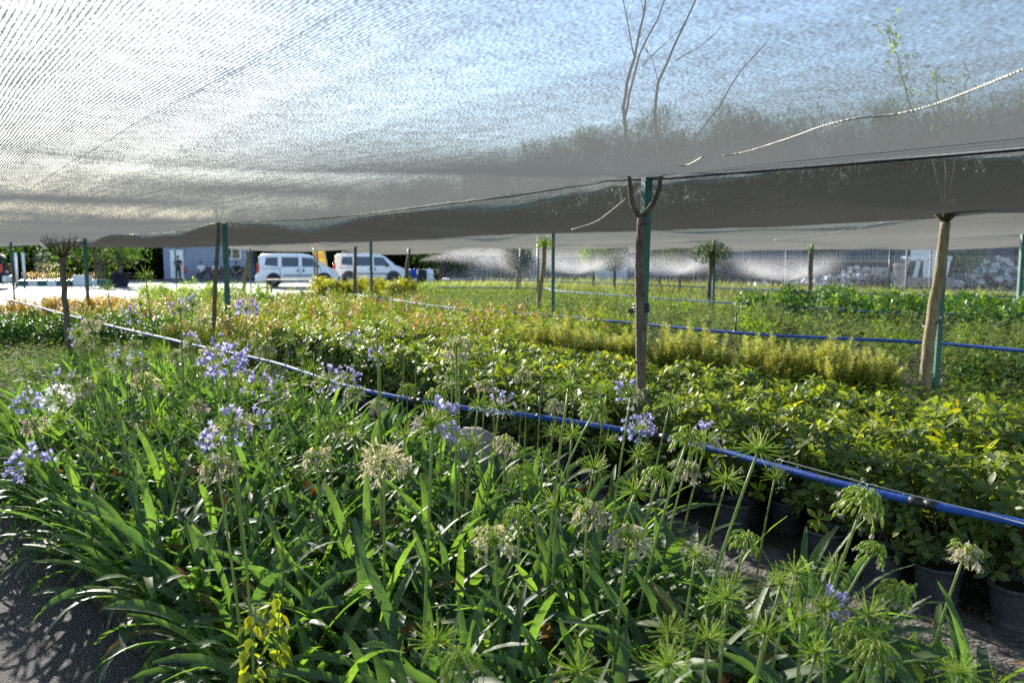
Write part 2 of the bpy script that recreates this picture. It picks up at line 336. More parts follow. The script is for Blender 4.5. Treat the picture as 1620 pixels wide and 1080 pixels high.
def net_z(k, s, n):
    n0, n1 = EDGES[k], EDGES[k + 1]; t = (n - n0) / (n1 - n0)
    e = 0.0                                            # wire sag between posts
    for a, b in zip(POST_S[:-1], POST_S[1:]):
        if a <= s <= b:
            q = (s - a) / (b - a); e = 0.075 * 4 * q * (1 - q)
    sag = [0.10, 0.10, 0.14, 0.16, 0.16, 0.14][k] * 4 * t * (1 - t)
    gath = sum(math.exp(-((s - a) / .9) ** 2) for a in POST_S) * math.exp(-(min(n - n0, n1 - n) / .7) ** 2)
    e += -0.012 * gath * math.sin(14 * math.atan2(s % 7.8 - 3.75, .15 + min(n - n0, n1 - n))) 
    wv = 0.026 * math.sin(s * 1.1 + k * 2 + n * 0.35) + 0.010 * math.sin(n * 2.1 + s * 0.6 + k) + 0.006 * math.sin(s * 3.3 - n * 1.7)
    wv *= 0.25 + 3.0 * t * (1 - t)
    fe = max(0.0, (s - 24.5) / 6.5)
    return NETH - e - sag + wv - (0.10 * fe * fe if s > 24.5 else 0)
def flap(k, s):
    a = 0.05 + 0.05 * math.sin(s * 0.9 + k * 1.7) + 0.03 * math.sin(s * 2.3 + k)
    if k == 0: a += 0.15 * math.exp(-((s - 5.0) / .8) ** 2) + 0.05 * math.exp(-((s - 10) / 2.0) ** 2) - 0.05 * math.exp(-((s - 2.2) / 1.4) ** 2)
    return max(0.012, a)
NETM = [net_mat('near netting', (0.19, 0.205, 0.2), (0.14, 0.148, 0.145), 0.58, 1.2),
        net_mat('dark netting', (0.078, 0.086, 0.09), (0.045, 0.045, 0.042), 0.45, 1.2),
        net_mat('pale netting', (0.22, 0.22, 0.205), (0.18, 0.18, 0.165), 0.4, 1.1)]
FLAP_LIT = net_mat('sunlit_flap', (0.34, 0.37, 0.355), (0.3, 0.33, 0.32), 0.8, 0.5)  # same net on the sagging flap; sunlight on it put into paler thread colours
NLAB = ['near shade net stretched low over the flowering beds, sky shining through',
        'dark charcoal shade net strip just behind the forked tree',
        'pale grey shade net strip beyond the dark strip',
        'grey shade net strip over the far green beds, third beyond the forked tree',
        'grey shade net strip above the sprinkler mist',
        'farthest shade net strip before the mesh fence']
S0 = -6.0; S1 = 31.0
for k in range(6):
    g = Geo(); s0, s1 = (-5.0 if k == 0 else -8 - 1.5 * k), S1 + (0, 0, 1, 3, 4, 6)[k]
    ds = 0.12 if k < 2 else 0.25; nS = int((s1 - s0) / ds) + 1; nN = 40 if k < 2 else 22; nf = 4
    for i in range(nS):
        s = s0 + i * ds; fl = flap(k, s)
        for j in range(nN + 1):
            n = EDGES[k] + (EDGES[k + 1] - EDGES[k]) * j / nN; g.v.append((s, n, net_z(k, s, n)))
        z = net_z(k, s, EDGES[k + 1])
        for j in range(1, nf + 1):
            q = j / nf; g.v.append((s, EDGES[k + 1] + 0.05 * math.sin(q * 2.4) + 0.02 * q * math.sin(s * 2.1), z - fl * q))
    wd = nN + 1 + nf
    for i in range(nS - 1):
        for j in range(wd - 1):
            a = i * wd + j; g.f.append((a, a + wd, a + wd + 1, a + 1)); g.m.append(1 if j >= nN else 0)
    o = g.build('shade_net', [NETM[0 if k == 0 else 1 if k == 1 else 2], FLAP_LIT])
    # net is modelled in its own axes: x runs along the strip, -y across it (right-handed), so mirror through the frame
    o.matrix_world = Matrix(((VX, VY, 0, 0), (VY, -VX, 0, 0), (0, 0, 1, 0), (0, 0, 0, 1)))
    tag(o, NLAB[k], 'shade net', 'strips of shade netting')

def cord(name, pts, r, mat, label, cat, group=None, k=5, sub=8):
    P = [Vector(p) for p in pts]; out = []
    for i in range(len(P) - 1):
        p0, p1, p2, p3 = P[max(i - 1, 0)], P[i], P[i + 1], P[min(i + 2, len(P) - 1)]
        for j in range(sub):
            t = j / sub
            out.append(0.5 * ((2 * p1) + (p2 - p0) * t + (2 * p0 - 5 * p1 + 4 * p2 - p3) * t * t + (-p0 + 3 * p1 - 3 * p2 + p3) * t ** 3))
    out.append(P[-1]); g = Geo(); g.tube(out, r, k); return tag(g.build(name, mat), label, cat, group)
def wire_pts(k, s0, s1, step=0.5, dz=-0.012):
    n = EDGES[k + 1]; c = int((s1 - s0) / step)
    return [W(s0 + i * step, n + 0.012, net_z(k, s0 + i * step, n) + dz) for i in range(c + 1)]
WL = ['dark support wire along the edge of the near net', 'dark support wire along the back edge of the dark net',
      'dark support wire behind the pale net strip', 'dark support wire over the far green beds', 'farthest dark support wire']
for k in range(5): cord('support_wire', wire_pts(k, -4, 30), 0.006, MT['wire'], WL[k], 'wire', 'net support wires', 4, 2)
def under(px, py, dz=-0.012):      # a point on the underside of the near net
    d = 3.0
    for _ in range(30):
        p = at(px, py, d); s, n = SN(p); z = net_z(0, s, min(max(n, EDGES[0]), EDGES[1])) + dz
        r = ray(px, py); d = d * 0.5 + 0.5 * (z - CAMZ) / r.z * r.y if r.z > 0.02 else d
    return at(px, py, d)
cord('seam_rope', [under(x, y) for x, y in ((1144, 246), (1180, 240), (1250, 218), (1300, 200), (1355, 187), (1410, 182), (1470, 168), (1545, 140), (1620, 110), (1680, 92))],
     0.003, MT['rope'], 'white stitching rope across the near net at upper right', 'rope')
cord('rope_end', [under(x, y) for x, y in ((1074, 262), (1090, 260), (1112, 248))], 0.004, MT['rope'], 'short loose white rope end beside the forked tree', 'rope')
cord('rope_tail', [at(905, 363, 7.5), at(940, 352, 7.2), at(965, 335, 6.9), at(992, 313, 6.6)], 0.005, MT['rope'], 'thin rope hanging left of the forked tree below the net', 'rope')
cord('seam_rope', [at(1225, 380, 12), at(1300, 371, 11.5), at(1370, 358, 11), at(1425, 345, 10.5)], 0.006, MT['rope'], 'white seam rope on the pale net left of the pollarded tree', 'rope')

# ------------------------------------------------------------------ posts
def post(base, top, r, label, square=True):
    t = thing('net_post', label, 'post', base, 0, 'green net posts'); d = Vector(top) - Vector(base)
    g = Geo(); L = d.length; q = d.to_track_quat('Z', 'Y').to_matrix()
    if square:
        g.box((0, 0, L / 2), (r * 2, r * 2, L)); 
        g.v = [tuple(q @ Vector(x)) for x in g.v]
        # softened edges
    else: g.tube([(0, 0, 0), d * 0.5, d], r, 10)
    o = g.build('shaft', MT['post'], t, not square)
    if square:
        bv = o.modifiers.new('bevel', 'BEVEL'); bv.width = 0.006; bv.segments = 2
    c = Geo(); c.box(d + Vector((0, 0, 0.004)), (r * 2.5, r * 2.5, 0.008)); c.build('cap', MT['steel'], t, False)
    b = Geo(); b.lathe([(r * 2.6, 0.0), (r * 2.6, 0.03), (r * 2.1, 0.045), (0.001, 0.045)], 12); b.build('footing', MT['potdirt'], t, False)
    return t
A0 = gnd(1006, 786); post(A0, at(1024, 276, A0.y + .02), 0.027, 'green square post right behind the forked tree trunk')
B0 = gnd(1478, 640); post((B0.x, B0.y, 0), (B0.x + .02, B0.y, 2.1), 0.027, 'green post behind the leaning pollarded tree')
C0 = at(357, 400, 12.0); post((C0.x, C0.y, 0), (C0.x, C0.y, 2.1), 0.034, 'thick green post at left centre by the bare sapling')
PP = [(135, 19.8, 0.035, 'green post right of the umbrella shaped bare tree'), (18, 21.5, .03, 'thin post at the far left edge beside the road'),
      (875, 15.8, .034, 'green post right of the leafy topped sapling'), (851, 19, .026, 'thin post left of the leafy topped sapling'), (1130, 20, .034, 'post beside the dark leafy tree at centre right'),
      (1285, 25, .034, 'post with a tuft of green leaves at its top'), (587, 22, .034, 'green post in front of the right van'), (646, 27, .03, 'green post just right of the vans'),
      (1617, 14.6, .036, 'dark post at the right edge of the view'), (823, 30, .03, 'far thin post in the sprinkler mist'), (277, 30, .03, 'green post in front of the cladded cabin'),
      (497, 30, .03, 'green post at the bonnet of the left van'), (1408, 33, .03, 'slim post left of the white rack'), (395, 31, .03, 'green post at the rear of the left van')]
for px, d, r, lb in PP:
    p = at(px, 400, d); post((p.x, p.y, 0), (p.x, p.y, NETH - 0.03 - (0.1 if d > 24 else 0)), r, lb, r > .032)

# ------------------------------------------------------------------ irrigation pipes
def pipe(pts, r, label, risers=(), couplings=()):
    t = thing('irrigation_pipe', label, 'pipe', (0, 0, 0), 0, 'blue irrigation pipes')
    P = [Vector(p) for p in pts]; out = []
    for i in range(len(P) - 1):
        p0, p1, p2, p3 = P[max(i - 1, 0)], P[i], P[i + 1], P[min(i + 2, len(P) - 1)]
        for j in range(8):
            q = j / 8; out.append(0.5 * ((2 * p1) + (p2 - p0) * q + (2 * p0 - 5 * p1 + 4 * p2 - p3) * q * q + (-p0 + 3 * p1 - 3 * p2 + p3) * q ** 3))
    out.append(P[-1]); g = Geo(); g.tube(out, r, 10); g.build('tube', MT['bluepipe'], t)
    for c in couplings:
        a_, b_ = min(zip(out[:-1], out[1:]), key=lambda q: (q[0] - Vector(c)).length); dd = (b_ - a_).normalized().to_track_quat('Z', 'Y').to_matrix()
        g = Geo(); g.lathe([(r * 1.02, -.055), (r * 1.38, -.05), (r * 1.42, -.012), (r * 1.25, -.01), (r * 1.25, .01), (r * 1.42, .012), (r * 1.38, .05), (r * 1.02, .055)], 14, 0, a_, dd); g.build('coupling', MT['blackpl'], t)
    for p, h in risers:
        p = Vector(p); g = Geo(); g.tube([p, p + Vector((.01, 0, h))], r * 0.62, 8); g.lathe([(r * 1.35, -r * 1.1), (r * 1.35, r * 1.1)], 10, 0, p, Matrix.Rotation(math.pi / 2, 3, 'X'))
        rs = g.build('riser', MT['blackpl'], t)
        g = Geo(); g.lathe([(r * .5, 0), (r * .8, .012), (r * .8, .03), (0.001, .04)], 8, 0, p + Vector((.01, 0, h))); g.build('nozzle', MT['blackpl'], rs)
    return t
def hp(px, py, h): return gnd(px, py, h)
pp1 = [hp(1720, 858, .6), hp(1620, 828, .6), hp(1480, 800, .6), hp(1330, 765, .6), hp(1230, 738, .6), hp(1110, 705, .6), hp(1000, 682, .6), hp(850, 659, .6), hp(700, 640, .6), hp(550, 611, .6),
       hp(430, 573, .6), hp(310, 547, .6), hp(260, 535, .6), hp(180, 517, .6), hp(100, 497, .6), hp(20, 476, .6), hp(-60, 462, .6)]
pipe(pp1, .0165, 'nearest blue pipe running past the potted shrubs', [(hp(852, 659, .6), .13), (hp(458, 579, .6), .14)], [hp(1455, 794, .6), hp(1040, 690, .6), hp(655, 633, .6)])
pp2 = [hp(1700, 562, .62), hp(1620, 555, .62), hp(1450, 541, .62), hp(1200, 529, .62), hp(1000, 511, .62), hp(870, 499, .62), hp(720, 488, .62), hp(620, 474, .62), hp(560, 466, .62)]
pipe(pp2, .02, 'second blue pipe crossing behind the golden shrubs', [(hp(1163, 525, .62), .22), (hp(833, 494, .62), .22), (hp(621, 474, .62), .24)])
pp3 = [hp(1620, 497, .62), hp(1480, 496, .62), hp(1400, 494, .62), hp(1120, 477, .62), hp(960, 466, .62), hp(880, 460, .62), hp(850, 456, .62), hp(690, 455, .62)]
pipe(pp3, .02, 'third blue pipe between the far green beds', [(hp(1347, 491, .62), .2), (hp(1091, 474, .62), .2)])
pp4 = [hp(1640, 470, .62), hp(1480, 468, .62), hp(1340, 464, .62), hp(1250, 460, .62), hp(1060, 452, .62), hp(900, 446, .62), hp(700, 441, .62)]
pipe(pp4, .022, 'farthest thin pipe below the sprinkler mist', [(hp(1237, 459, .62), .3), (hp(909, 446, .62), .3), (hp(1056, 451, .62), .3)])
cord('guy_wire', [hp(1700, 850, .72), hp(1560, 812, .7), hp(1400, 772, .7), hp(1230, 726, .7)], .0022, MT['steel'], 'thin wire strung just above the nearest blue pipe', 'wire')
# ------------------------------------------------------------------ agapanthus
AG = [MT['aga_leaf'], MT['aga_dry']]
def aga_clump(seed, nl=30):
    r = random.Random(seed); g = Geo()
    for i in range(nl):
        az = r.uniform(0, 2 * math.pi); ring = (i / nl) ** 0.7
        e = R(84 - 44 * ring + r.uniform(-10, 10)); L = r.uniform(.42, .68) * (1 - .1 * ring); bend = R(r.uniform(60, 145)) * (0.55 + .55 * ring)
        wd = r.uniform(.014, .022); b = Vector((math.cos(az), math.sin(az), 0)) * (.02 + .07 * ring); p = b + Vector((r.uniform(-.02, .02), r.uniform(-.02, .02), .02))
        st = 9; pts = []; sd = []; up = []; tw = r.uniform(-.7, .7)
        daz = r.uniform(-.5, .5)
        for k in range(st + 1):
            t = k / st; el = e - bend * t ** 1.5; a2 = az + daz * t
            d = Vector((math.cos(a2) * math.cos(el), math.sin(a2) * math.cos(el), math.sin(el)))
            s = Vector((-math.sin(a2), math.cos(a2), 0)); u = s.cross(d) * -1
            q = Quaternion(d, tw * t); s = q @ s; u = q @ u
            pts.append(p.copy()); sd.append(s); up.append(u); p = p + d * (L / st)
            if p.z < .03: p.z = .03
        wid = [wd * q for q in (.55, .62, .75, .88, .97, 1, .99, .92, .74, .25)]
        g.strap(pts, wid, sd, up, 1 if r.random() < .022 else 0, .28)
    return g
AGM = [aga_clump(100 + i, 38 + 2 * (i % 4)).mesh('agapanthus_leaves', AG) for i in range(8)]
AGMU = []
# umbels -----------------------------------------------------------------
def floret(g, p, d, L, mat, r, open_=1.0):
    d = d.normalized(); s = d.cross(Vector((.3, .2, 1))).normalized(); u = s.cross(d)
    for k in range(6):
        th = k * math.pi / 3 + r.uniform(-.1, .1); rad = s * math.cos(th) + u * math.sin(th); tan = d.cross(rad)
        pts = [p, p + d * L * .5 + rad * L * .1, p + d * L * .85 + rad * L * .26 * open_, p + d * L * (1.0 - .05 * open_) + rad * L * .48 * open_]
        g.strap(pts, [L * .03, L * .09, L * .115, L * .04], tan, rad, mat, .1)
def withered(g, p, d, L, mat, r):
    for k in range(4):
        dd = (d.normalized() * .55 + Vector((r.uniform(-.5, .5), r.uniform(-.5, .5), r.uniform(-.9, .25)))).normalized()
        s = dd.cross(Vector((r.uniform(-1, 1), r.uniform(-1, 1), r.uniform(-1, 1)))).normalized(); u = s.cross(dd)
        pts = [p, p + dd * L * .4 + u * L * r.uniform(-.12, .12), p + dd * L * .75 + u * L * r.uniform(-.3, .3), p + dd * L + u * L * r.uniform(-.5, .5)]
        g.strap(pts, [L * .03, L * .085, L * .07, L * .02], s, u, mat, .3)
def podg(g, p, d, L, r):
    q = d.to_track_quat('Z', 'Y').to_matrix()
    g.lathe([(.0006, 0), (L * .13, L * .18), (L * .19, L * .5), (L * .15, L * .78), (.0007, L * 1.0), (.0004, L * 1.25)], 6, 0, p, q)
def umbel(kind, seed):
    """kinds: s spiky green, b blue, e spiky with a few blue, p pods, w cream, m pale withered, h white"""
    r = random.Random(seed); ped, flo, pod = Geo(), Geo(), Geo()
    miss = r.uniform(0, 6.28); flat = r.uniform(.75, 1.05)
    n = {'s': r.randint(46, 78), 'b': 38, 'e': 60, 'p': 52, 'w': 56, 'm': 58, 'h': 30}[kind]
    for i in range(n):
        zc = 1 - 1.45 * (i + .5) / n if kind != 'b' else 1 - 1.3 * (i + .5) / n
        ph = i * 2.399963 + r.uniform(-.35, .35); rr = math.sqrt(max(0, 1 - zc * zc)); d = Vector((rr * math.cos(ph), rr * math.sin(ph), zc + r.uniform(-.12, .12))).normalized()
        if kind in 'sm' and abs((ph - miss + math.pi) % 6.283 - math.pi) < .45 and r.random() < .7: continue
        L = flat * r.uniform(.05, .088) * (1.08 if kind == 's' else .95)
        if kind in 'p': dr = .5 + .5 * r.random()
        elif kind in 'wm': dr = .3 + .3 * r.random()
        else: dr = r.uniform(-.08, .22) + (.35 if zc < -.05 else 0) * r.random()
        p1 = d * L * .5 + Vector((0, 0, -dr * L * .1)); p2 = d * L * (1 - .15 * dr) + Vector((0, 0, -dr * L * .55))
        ped.tube([d * .006, p1 + Vector((r.gauss(0, .0025), r.gauss(0, .0025), r.gauss(0, .0025))), p2], [.0017, .0014, .0017], 3, 0, False)
        e = (p2 - p1).normalized(); dn = (e + Vector((0, 0, -1.4))).normalized()
        q = r.random()
        if kind == 's':
            pod.lathe([(.0005, 0), (.0021, .004), (.0014, .010), (.0004, .013)], 4, 0, p2, e.to_track_quat('Z', 'Y').to_matrix())
            if q < .06: withered(flo, p2, dn, .022, 1, r)
        elif kind == 'b':
            (r.random() < .2) or floret(flo, p2 * .92, (e + Vector((0, 0, -.25))).normalized(), r.uniform(.034, .046), 0, r, r.uniform(.5, 1.1))
        elif kind == 'e':
            side = math.cos(ph - 1.0)
            if q < .5 and side > .2: floret(flo, p2 * .95, e, r.uniform(.03, .042), 0, r, r.uniform(.3, 1))
            elif q < .3: withered(flo, p2, dn, .028, 1, r)
            else: podg(pod, p2, e, r.uniform(.008, .014), r)
        elif kind == 'p':
            podg(pod, p2, dn, r.uniform(.022, .034), r)
            if q < .18: withered(flo, p2 + dn * .02, dn, .022, 1, r)
        elif kind == 'w':
            withered(flo, p2, (e + Vector((0, 0, .2))).normalized(), r.uniform(.03, .042), 2, r)
        elif kind == 'm':
            if q < .55: withered(flo, p2, dn, r.uniform(.026, .04), 1 if r.random() < .6 else 2, r)
            if q > .4: podg(pod, p2, dn, r.uniform(.016, .028), r)
        elif kind == 'h':
            floret(flo, p2 * .95, e, r.uniform(.042, .055), 3, r, 1.0)
    for i in range(14):
        d = Vector((r.uniform(-1, 1), r.uniform(-1, 1), r.uniform(-.6, .6))).normalized(); ped.tube([d * .001, d * r.uniform(.008, .02)], [.0024, .001], 3, 0, False)
    I4 = Matrix.Identity(4); pm = [MT['blue'], MT['pale'], MT['cream'], MT['whitep']]; mats = [MT['pedicel'], MT['pod']] + pm; out = []
    if kind in 'bwh': out.append(('petals', flo.mesh('umbel_petals', pm)))
    elif flo.f: ped.merge(flo, I4, 2)
    if kind == 'p': out.append(('seed_pods', pod.mesh('umbel_pods', MT['pod'])))
    elif pod.f: ped.merge(pod, I4, 1)
    out.insert(0, ('flower_head', ped.mesh('umbel_head', mats)))
    return out
UMB = {k: [umbel(k, 31 * j + ord(k)) for j in range(2 if k not in 'spem' else 5 if k == 's' else 3)] for k in 'sbepwmh'}
KN = {'s': 'spiky', 'b': 'blue', 'e': 'faded', 'p': 'podded', 'w': 'cream', 'm': 'withered', 'h': 'white'}
# head x, head y (photo pixels), head width, kind, lean (sideways metres per metre of height; + leans right), bend
HEADS = [(230,437,34,'s',-.05),(170,458,30,'s',-.1),(222,480,28,'s',0),(125,527,36,'e',-.15),(285,490,40,'e',0),(305,482,30,'e',.05),(210,500,34,'e',-.05),(390,490,34,'b',.05),
 (356,578,64,'b',-.05),(334,560,56,'m',-.1),(165,590,50,'s',-.2),(190,572,46,'e',-.1),(228,602,52,'m',-.15),(35,575,28,'s',-.1),(93,632,44,'h',-.3),(133,612,44,'m',-.25),
 (45,640,40,'b',-.2),(52,668,52,'m',-.35),(96,666,56,'s',-.3),(48,737,78,'b',-.3),(135,740,34,'m',-.25),(298,672,44,'s',-.1),(366,676,88,'e',-.05),(348,697,56,'b',-.1),(342,733,82,'m',-.1),(400,668,50,'e',0),
 (408,615,56,'e',-.1),(433,584,40,'m',0),(440,612,46,'e',.05),(495,585,50,'s',-.08),(518,604,56,'e',-.02),(472,602,40,'s',-.1),(548,600,42,'e',.05),(596,515,62,'s',.0),(512,522,36,'s',.15),
 (658,552,36,'s',0),(722,545,62,'m',.02),(727,578,58,'p',0),(645,612,38,'p',0),(684,672,92,'e',.05),(607,727,76,'w',.02),(757,640,56,'s',.1),(790,645,56,'e',.12),(768,608,40,'m',.05),
 (828,592,36,'m',.05),(833,632,42,'s',.03),(900,612,74,'s',.08),(945,643,58,'p',.28),(998,626,64,'e',.12),(1012,682,52,'b',.1),(875,685,40,'s',.06),(825,742,62,'p',.02),(1045,748,68,'p',.2),
 (1005,778,72,'s',.22),(1090,690,78,'p',.22),(1118,696,60,'e',.2),(1200,712,88,'s',.25),(1226,755,38,'s',.1),(1370,786,92,'p',.22),(782,852,88,'m',-.05),(690,1016,88,'s',-.15),(726,1042,80,'p',-.1),
 (930,806,84,'m',.02),(995,848,88,'m',.1),(915,1062,92,'s',.1),(1057,1002,48,'s',.05),(1058,1052,52,'s',.05),(1150,946,54,'s',.08),(1236,922,48,'s',.15),(1258,906,52,'s',.15),(1268,980,62,'s',.05),(1290,1032,52,'s',.12),
 (1305,962,46,'e',.02),(1386,866,56,'p',.3),(1374,972,62,'s',-.1),(1354,1002,68,'p',-.05),(1384,1024,60,'p',.1),(1528,872,78,'m',.25),(1518,1064,80,'s',.1),(640,520,34,'s',.05),(560,540,34,'e',0),
 (455,540,34,'s',.1),(250,560,36,'s',-.1),(300,540,32,'e',0),(145,545,34,'s',-.1),(100,600,36,'e',-.2),(690,620,44,'p',.1),(560,620,44,'m',0),(600,565,40,'e',0),(270,615,46,'s',-.1),(20,660,44,'s',-.2),(480,560,36,'s',.1),(420,560,34,'s',0),(880,640,46,'m',.1),(231,567,36,'s',-0.11),(419,552,38,'m',-0.18),(116,599,35,'e',-0.06),(208,583,35,'m',0.01),(353,542,38,'e',-0.16),(187,558,34,'s',-0.20),(142,512,40,'m',-0.19),(125,597,32,'p',-0.05),(308,583,40,'p',-0.10),(405,548,30,'e',-0.18),(179,555,31,'e',0.04),(333,591,38,'e',-0.12),(369,598,34,'m',-0.11),(409,544,37,'s',0.03),(124,527,37,'s',-0.03),(277,561,37,'m',-0.17),(218,573,37,'e',-0.13),(142,553,38,'p',-0.18),(144,544,30,'s',-0.13),(322,507,28,'m',-0.05),(133,540,39,'m',-0.12),(252,556,31,'s',-0.12),(149,505,37,'m',-0.19),(211,544,32,'m',-0.13),(131,535,33,'e',0.04),(303,540,35,'e',-0.07),(1320,900,60,'s',0.20),(1420,930,58,'p',0.22),(1100,880,66,'s',0.12),(1180,850,62,'p',0.18),(1210,1000,58,'s',0.10),(1120,1010,60,'s',0.05),(455,650,48,'s',-0.05),(520,668,50,'p',0.00),(560,690,52,'s',0.03),(500,720,60,'m',-0.06),(640,690,52,'s',0.03),(715,610,46,'s',0.03),(745,705,58,'s',0.05),(800,700,56,'m',0.06),(860,730,62,'s',0.05),(905,690,56,'s',0.10),(940,740,62,'s',0.12),(880,800,74,'s',0.04),(820,810,70,'p',0.00),(1060,640,52,'s',0.15),(1085,740,62,'m',0.20),(1150,760,66,'s',0.18),(960,620,46,'s',0.10),(860,570,38,'s',0.04),(780,570,38,'s',0.00),(600,640,46,'m',0.00),(380,610,44,'s',-0.08),(310,640,48,'m',-0.10),(250,680,54,'s',-0.12),(180,660,48,'s',-0.20),(420,720,58,'s',-0.05),(1010,720,56,'s',0.15),(700,660,54,'s',0.03),(960,700,44,'s',.15)]
rg = random.Random(77)
plants = []
s = -.9
while s < 10.6:
    n = max(.72 if s < 8.2 else 1.5, EDGE_N(s) + .24) + rg.uniform(-.05, .05)
    while n < (2.58 if s < 2.6 else 2.86):
        p = W(s + rg.uniform(-.09, .09), n + rg.uniform(-.06, .06))
        if seen((p.x, p.y, .3), 260): plants.append([p, []])
        n += .29
    s += .28
def nearest(p): return min(range(len(plants)), key=lambda i: (plants[i][0] - p).length)
stalks = []
for hd in HEADS:
    x, y, wd, kd, ln = hd
    d = min(max(.168 * F / wd, 1.55), 8.6 if x < 440 and y < 600 else 7.2)
    if y > 780: d = max(1.35, min(d, (.84 if y > 900 else .92) * F / (y - 408)))
    if x < 330 and y < 560: d = min(max(d, 5.4), 8.8)
    H = at(x, y, d)
    # keep the foot of the stalk inside the bed
    for _ in range(40):
        b = Vector((H.x - ln * H.z, H.y + rg.uniform(-.05, .05), 0)); s_, n_ = SN(b)
        if n_ > 2.92: d *= .985
        elif n_ < .7: d *= 1.012
        else: break
        H = at(x, y, d)
    stalks.append((H, b, kd, wd * d / F / .168, ln))
    i = nearest(b); plants[i][1].append(len(stalks) - 1)
def stalk_words(ks):
    c = {}
    for k in ks: c[k] = c.get(k, 0) + 1
    return c
def where(px, py):
    h = 'far left' if px < 270 else 'left' if px < 600 else 'middle' if px < 900 else 'right' if px < 1200 else 'far right'
    v = 'back' if py < 640 else 'midway' if py < 860 else 'front'
    return h, v
used = {}
np_ = len(plants)
for i, (p, st) in enumerate(plants):
    ks = sorted(stalks[j][2] for j in st)
    if not st:
        lb = 'flowerless agapanthus clump of arching dark green strap leaves in the dense bed'; gp = 'agapanthus clumps without flowers'
    else:
        ms = [stalks[j] for j in st]; q = proj(ms[0][0])
        cw = stalk_words(ks); ds = ' and '.join(('%s %s' % ({1: 'one', 2: 'two', 3: 'three', 4: 'four', 5: 'five'}.get(v, 'many'), KN[k])) for k, v in cw.items())
        h, v = where(q[0], q[1]); lb = 'agapanthus with %s head%s, %s %s' % (ds, 's' if len(ks) > 1 else '', h, v); gp = 'flowering agapanthus plants'
        used.setdefault(lb, []).append((q[0], i))
    t = thing('agapanthus_plant', lb, 'flowering plant' if st else 'plant', p, 0, gp); plants[i].append(t)
    f = link('leaves', AGM[rg.randrange(8)], t, None, rg.uniform(0, 6.28)); k = rg.uniform(.88, 1.12); f.scale = (k, k, k)
    for j in st:
        H, b, kd, scl, ln = stalks[j]
        L0 = b - p; L1 = H - p; g = Geo(); bend = Vector((L1.x - L0.x, 0, 0)) * .35 + Vector((rg.uniform(-.03, .03), rg.uniform(-.03, .03), 0)); pts = []
        for a in range(9):
            q = a / 8; pts.append(L0.lerp(L1, q) - bend * (4 * q * (1 - q)) * (.3 if abs(ln) < .27 else .75))
        r0 = .006 * min(1.15, max(.85, scl)); g.tube(pts, [r0 * (1 - .28 * a / 8) for a in range(9)], 7)
        so = g.build('flower_stalk', MT['stalk'], t)
        hd = rg.choice(UMB[kd]); dv = (pts[-1] - pts[-2]).normalized(); rot = dv.to_track_quat('Z', 'Y') @ Quaternion((0, 0, 1), rg.uniform(0, 6.28))
        for nm, me in hd:
            o = link(nm, me, so); o.location = pts[-1]; o.rotation_mode = 'QUATERNION'; o.rotation_quaternion = rot; c = min(1.25, max(.7, scl)); o.scale = (c, c, c)
ORD = ['leftmost', 'second from left', 'third from left', 'fourth from left', 'fifth from left', 'sixth from left', 'seventh from left', 'eighth from left']
for lb, q in used.items():
    if len(q) > 1:
        for a, (x, i) in enumerate(sorted(q)): plants[i][2]['label'] = (ORD[a] if a < 8 else 'another') + ' ' + lb
# nettle weeds among the leaves
def nettle(seed, h):
    r = random.Random(seed); st = Geo(); lf = Geo(); st.tube([(0, 0, 0), (.01, 0, h * .5), (.03, .01, h)], [.004, .003, .002], 5)
    for k in range(14):
        z = h * (.3 + .68 * k / 13)
        for s2 in range(4):
            az = r.uniform(0, 6.28); d = Vector((math.cos(az), math.sin(az), r.uniform(-1.1, -.1))); L = r.uniform(.038, .07) * (1.1 - .45 * k / 13)
            b = Vector((.02 * z / h, 0, z)) + Vector((d.x, d.y, 0)) * .02; lf.leaf(b, d, L, L * .62, 0, None, .3, .3, 5, .36)
    return st, lf
for (px, py, d, h, lb) in ((385, 945, 2.15, .62, 'yellow green nettle with drooping toothed leaves in front of the strap leaves'), (425, 905, 2.35, .58, 'smaller nettle growing behind the front yellow nettle')):
    p = at(px, py, d); t = thing('nettle', lb, 'weed', (p.x, p.y, 0)); a, b = nettle(int(px), h); a.build('stem', MT['stalk'], t); b.build('leaves', MT['nettle'], t)

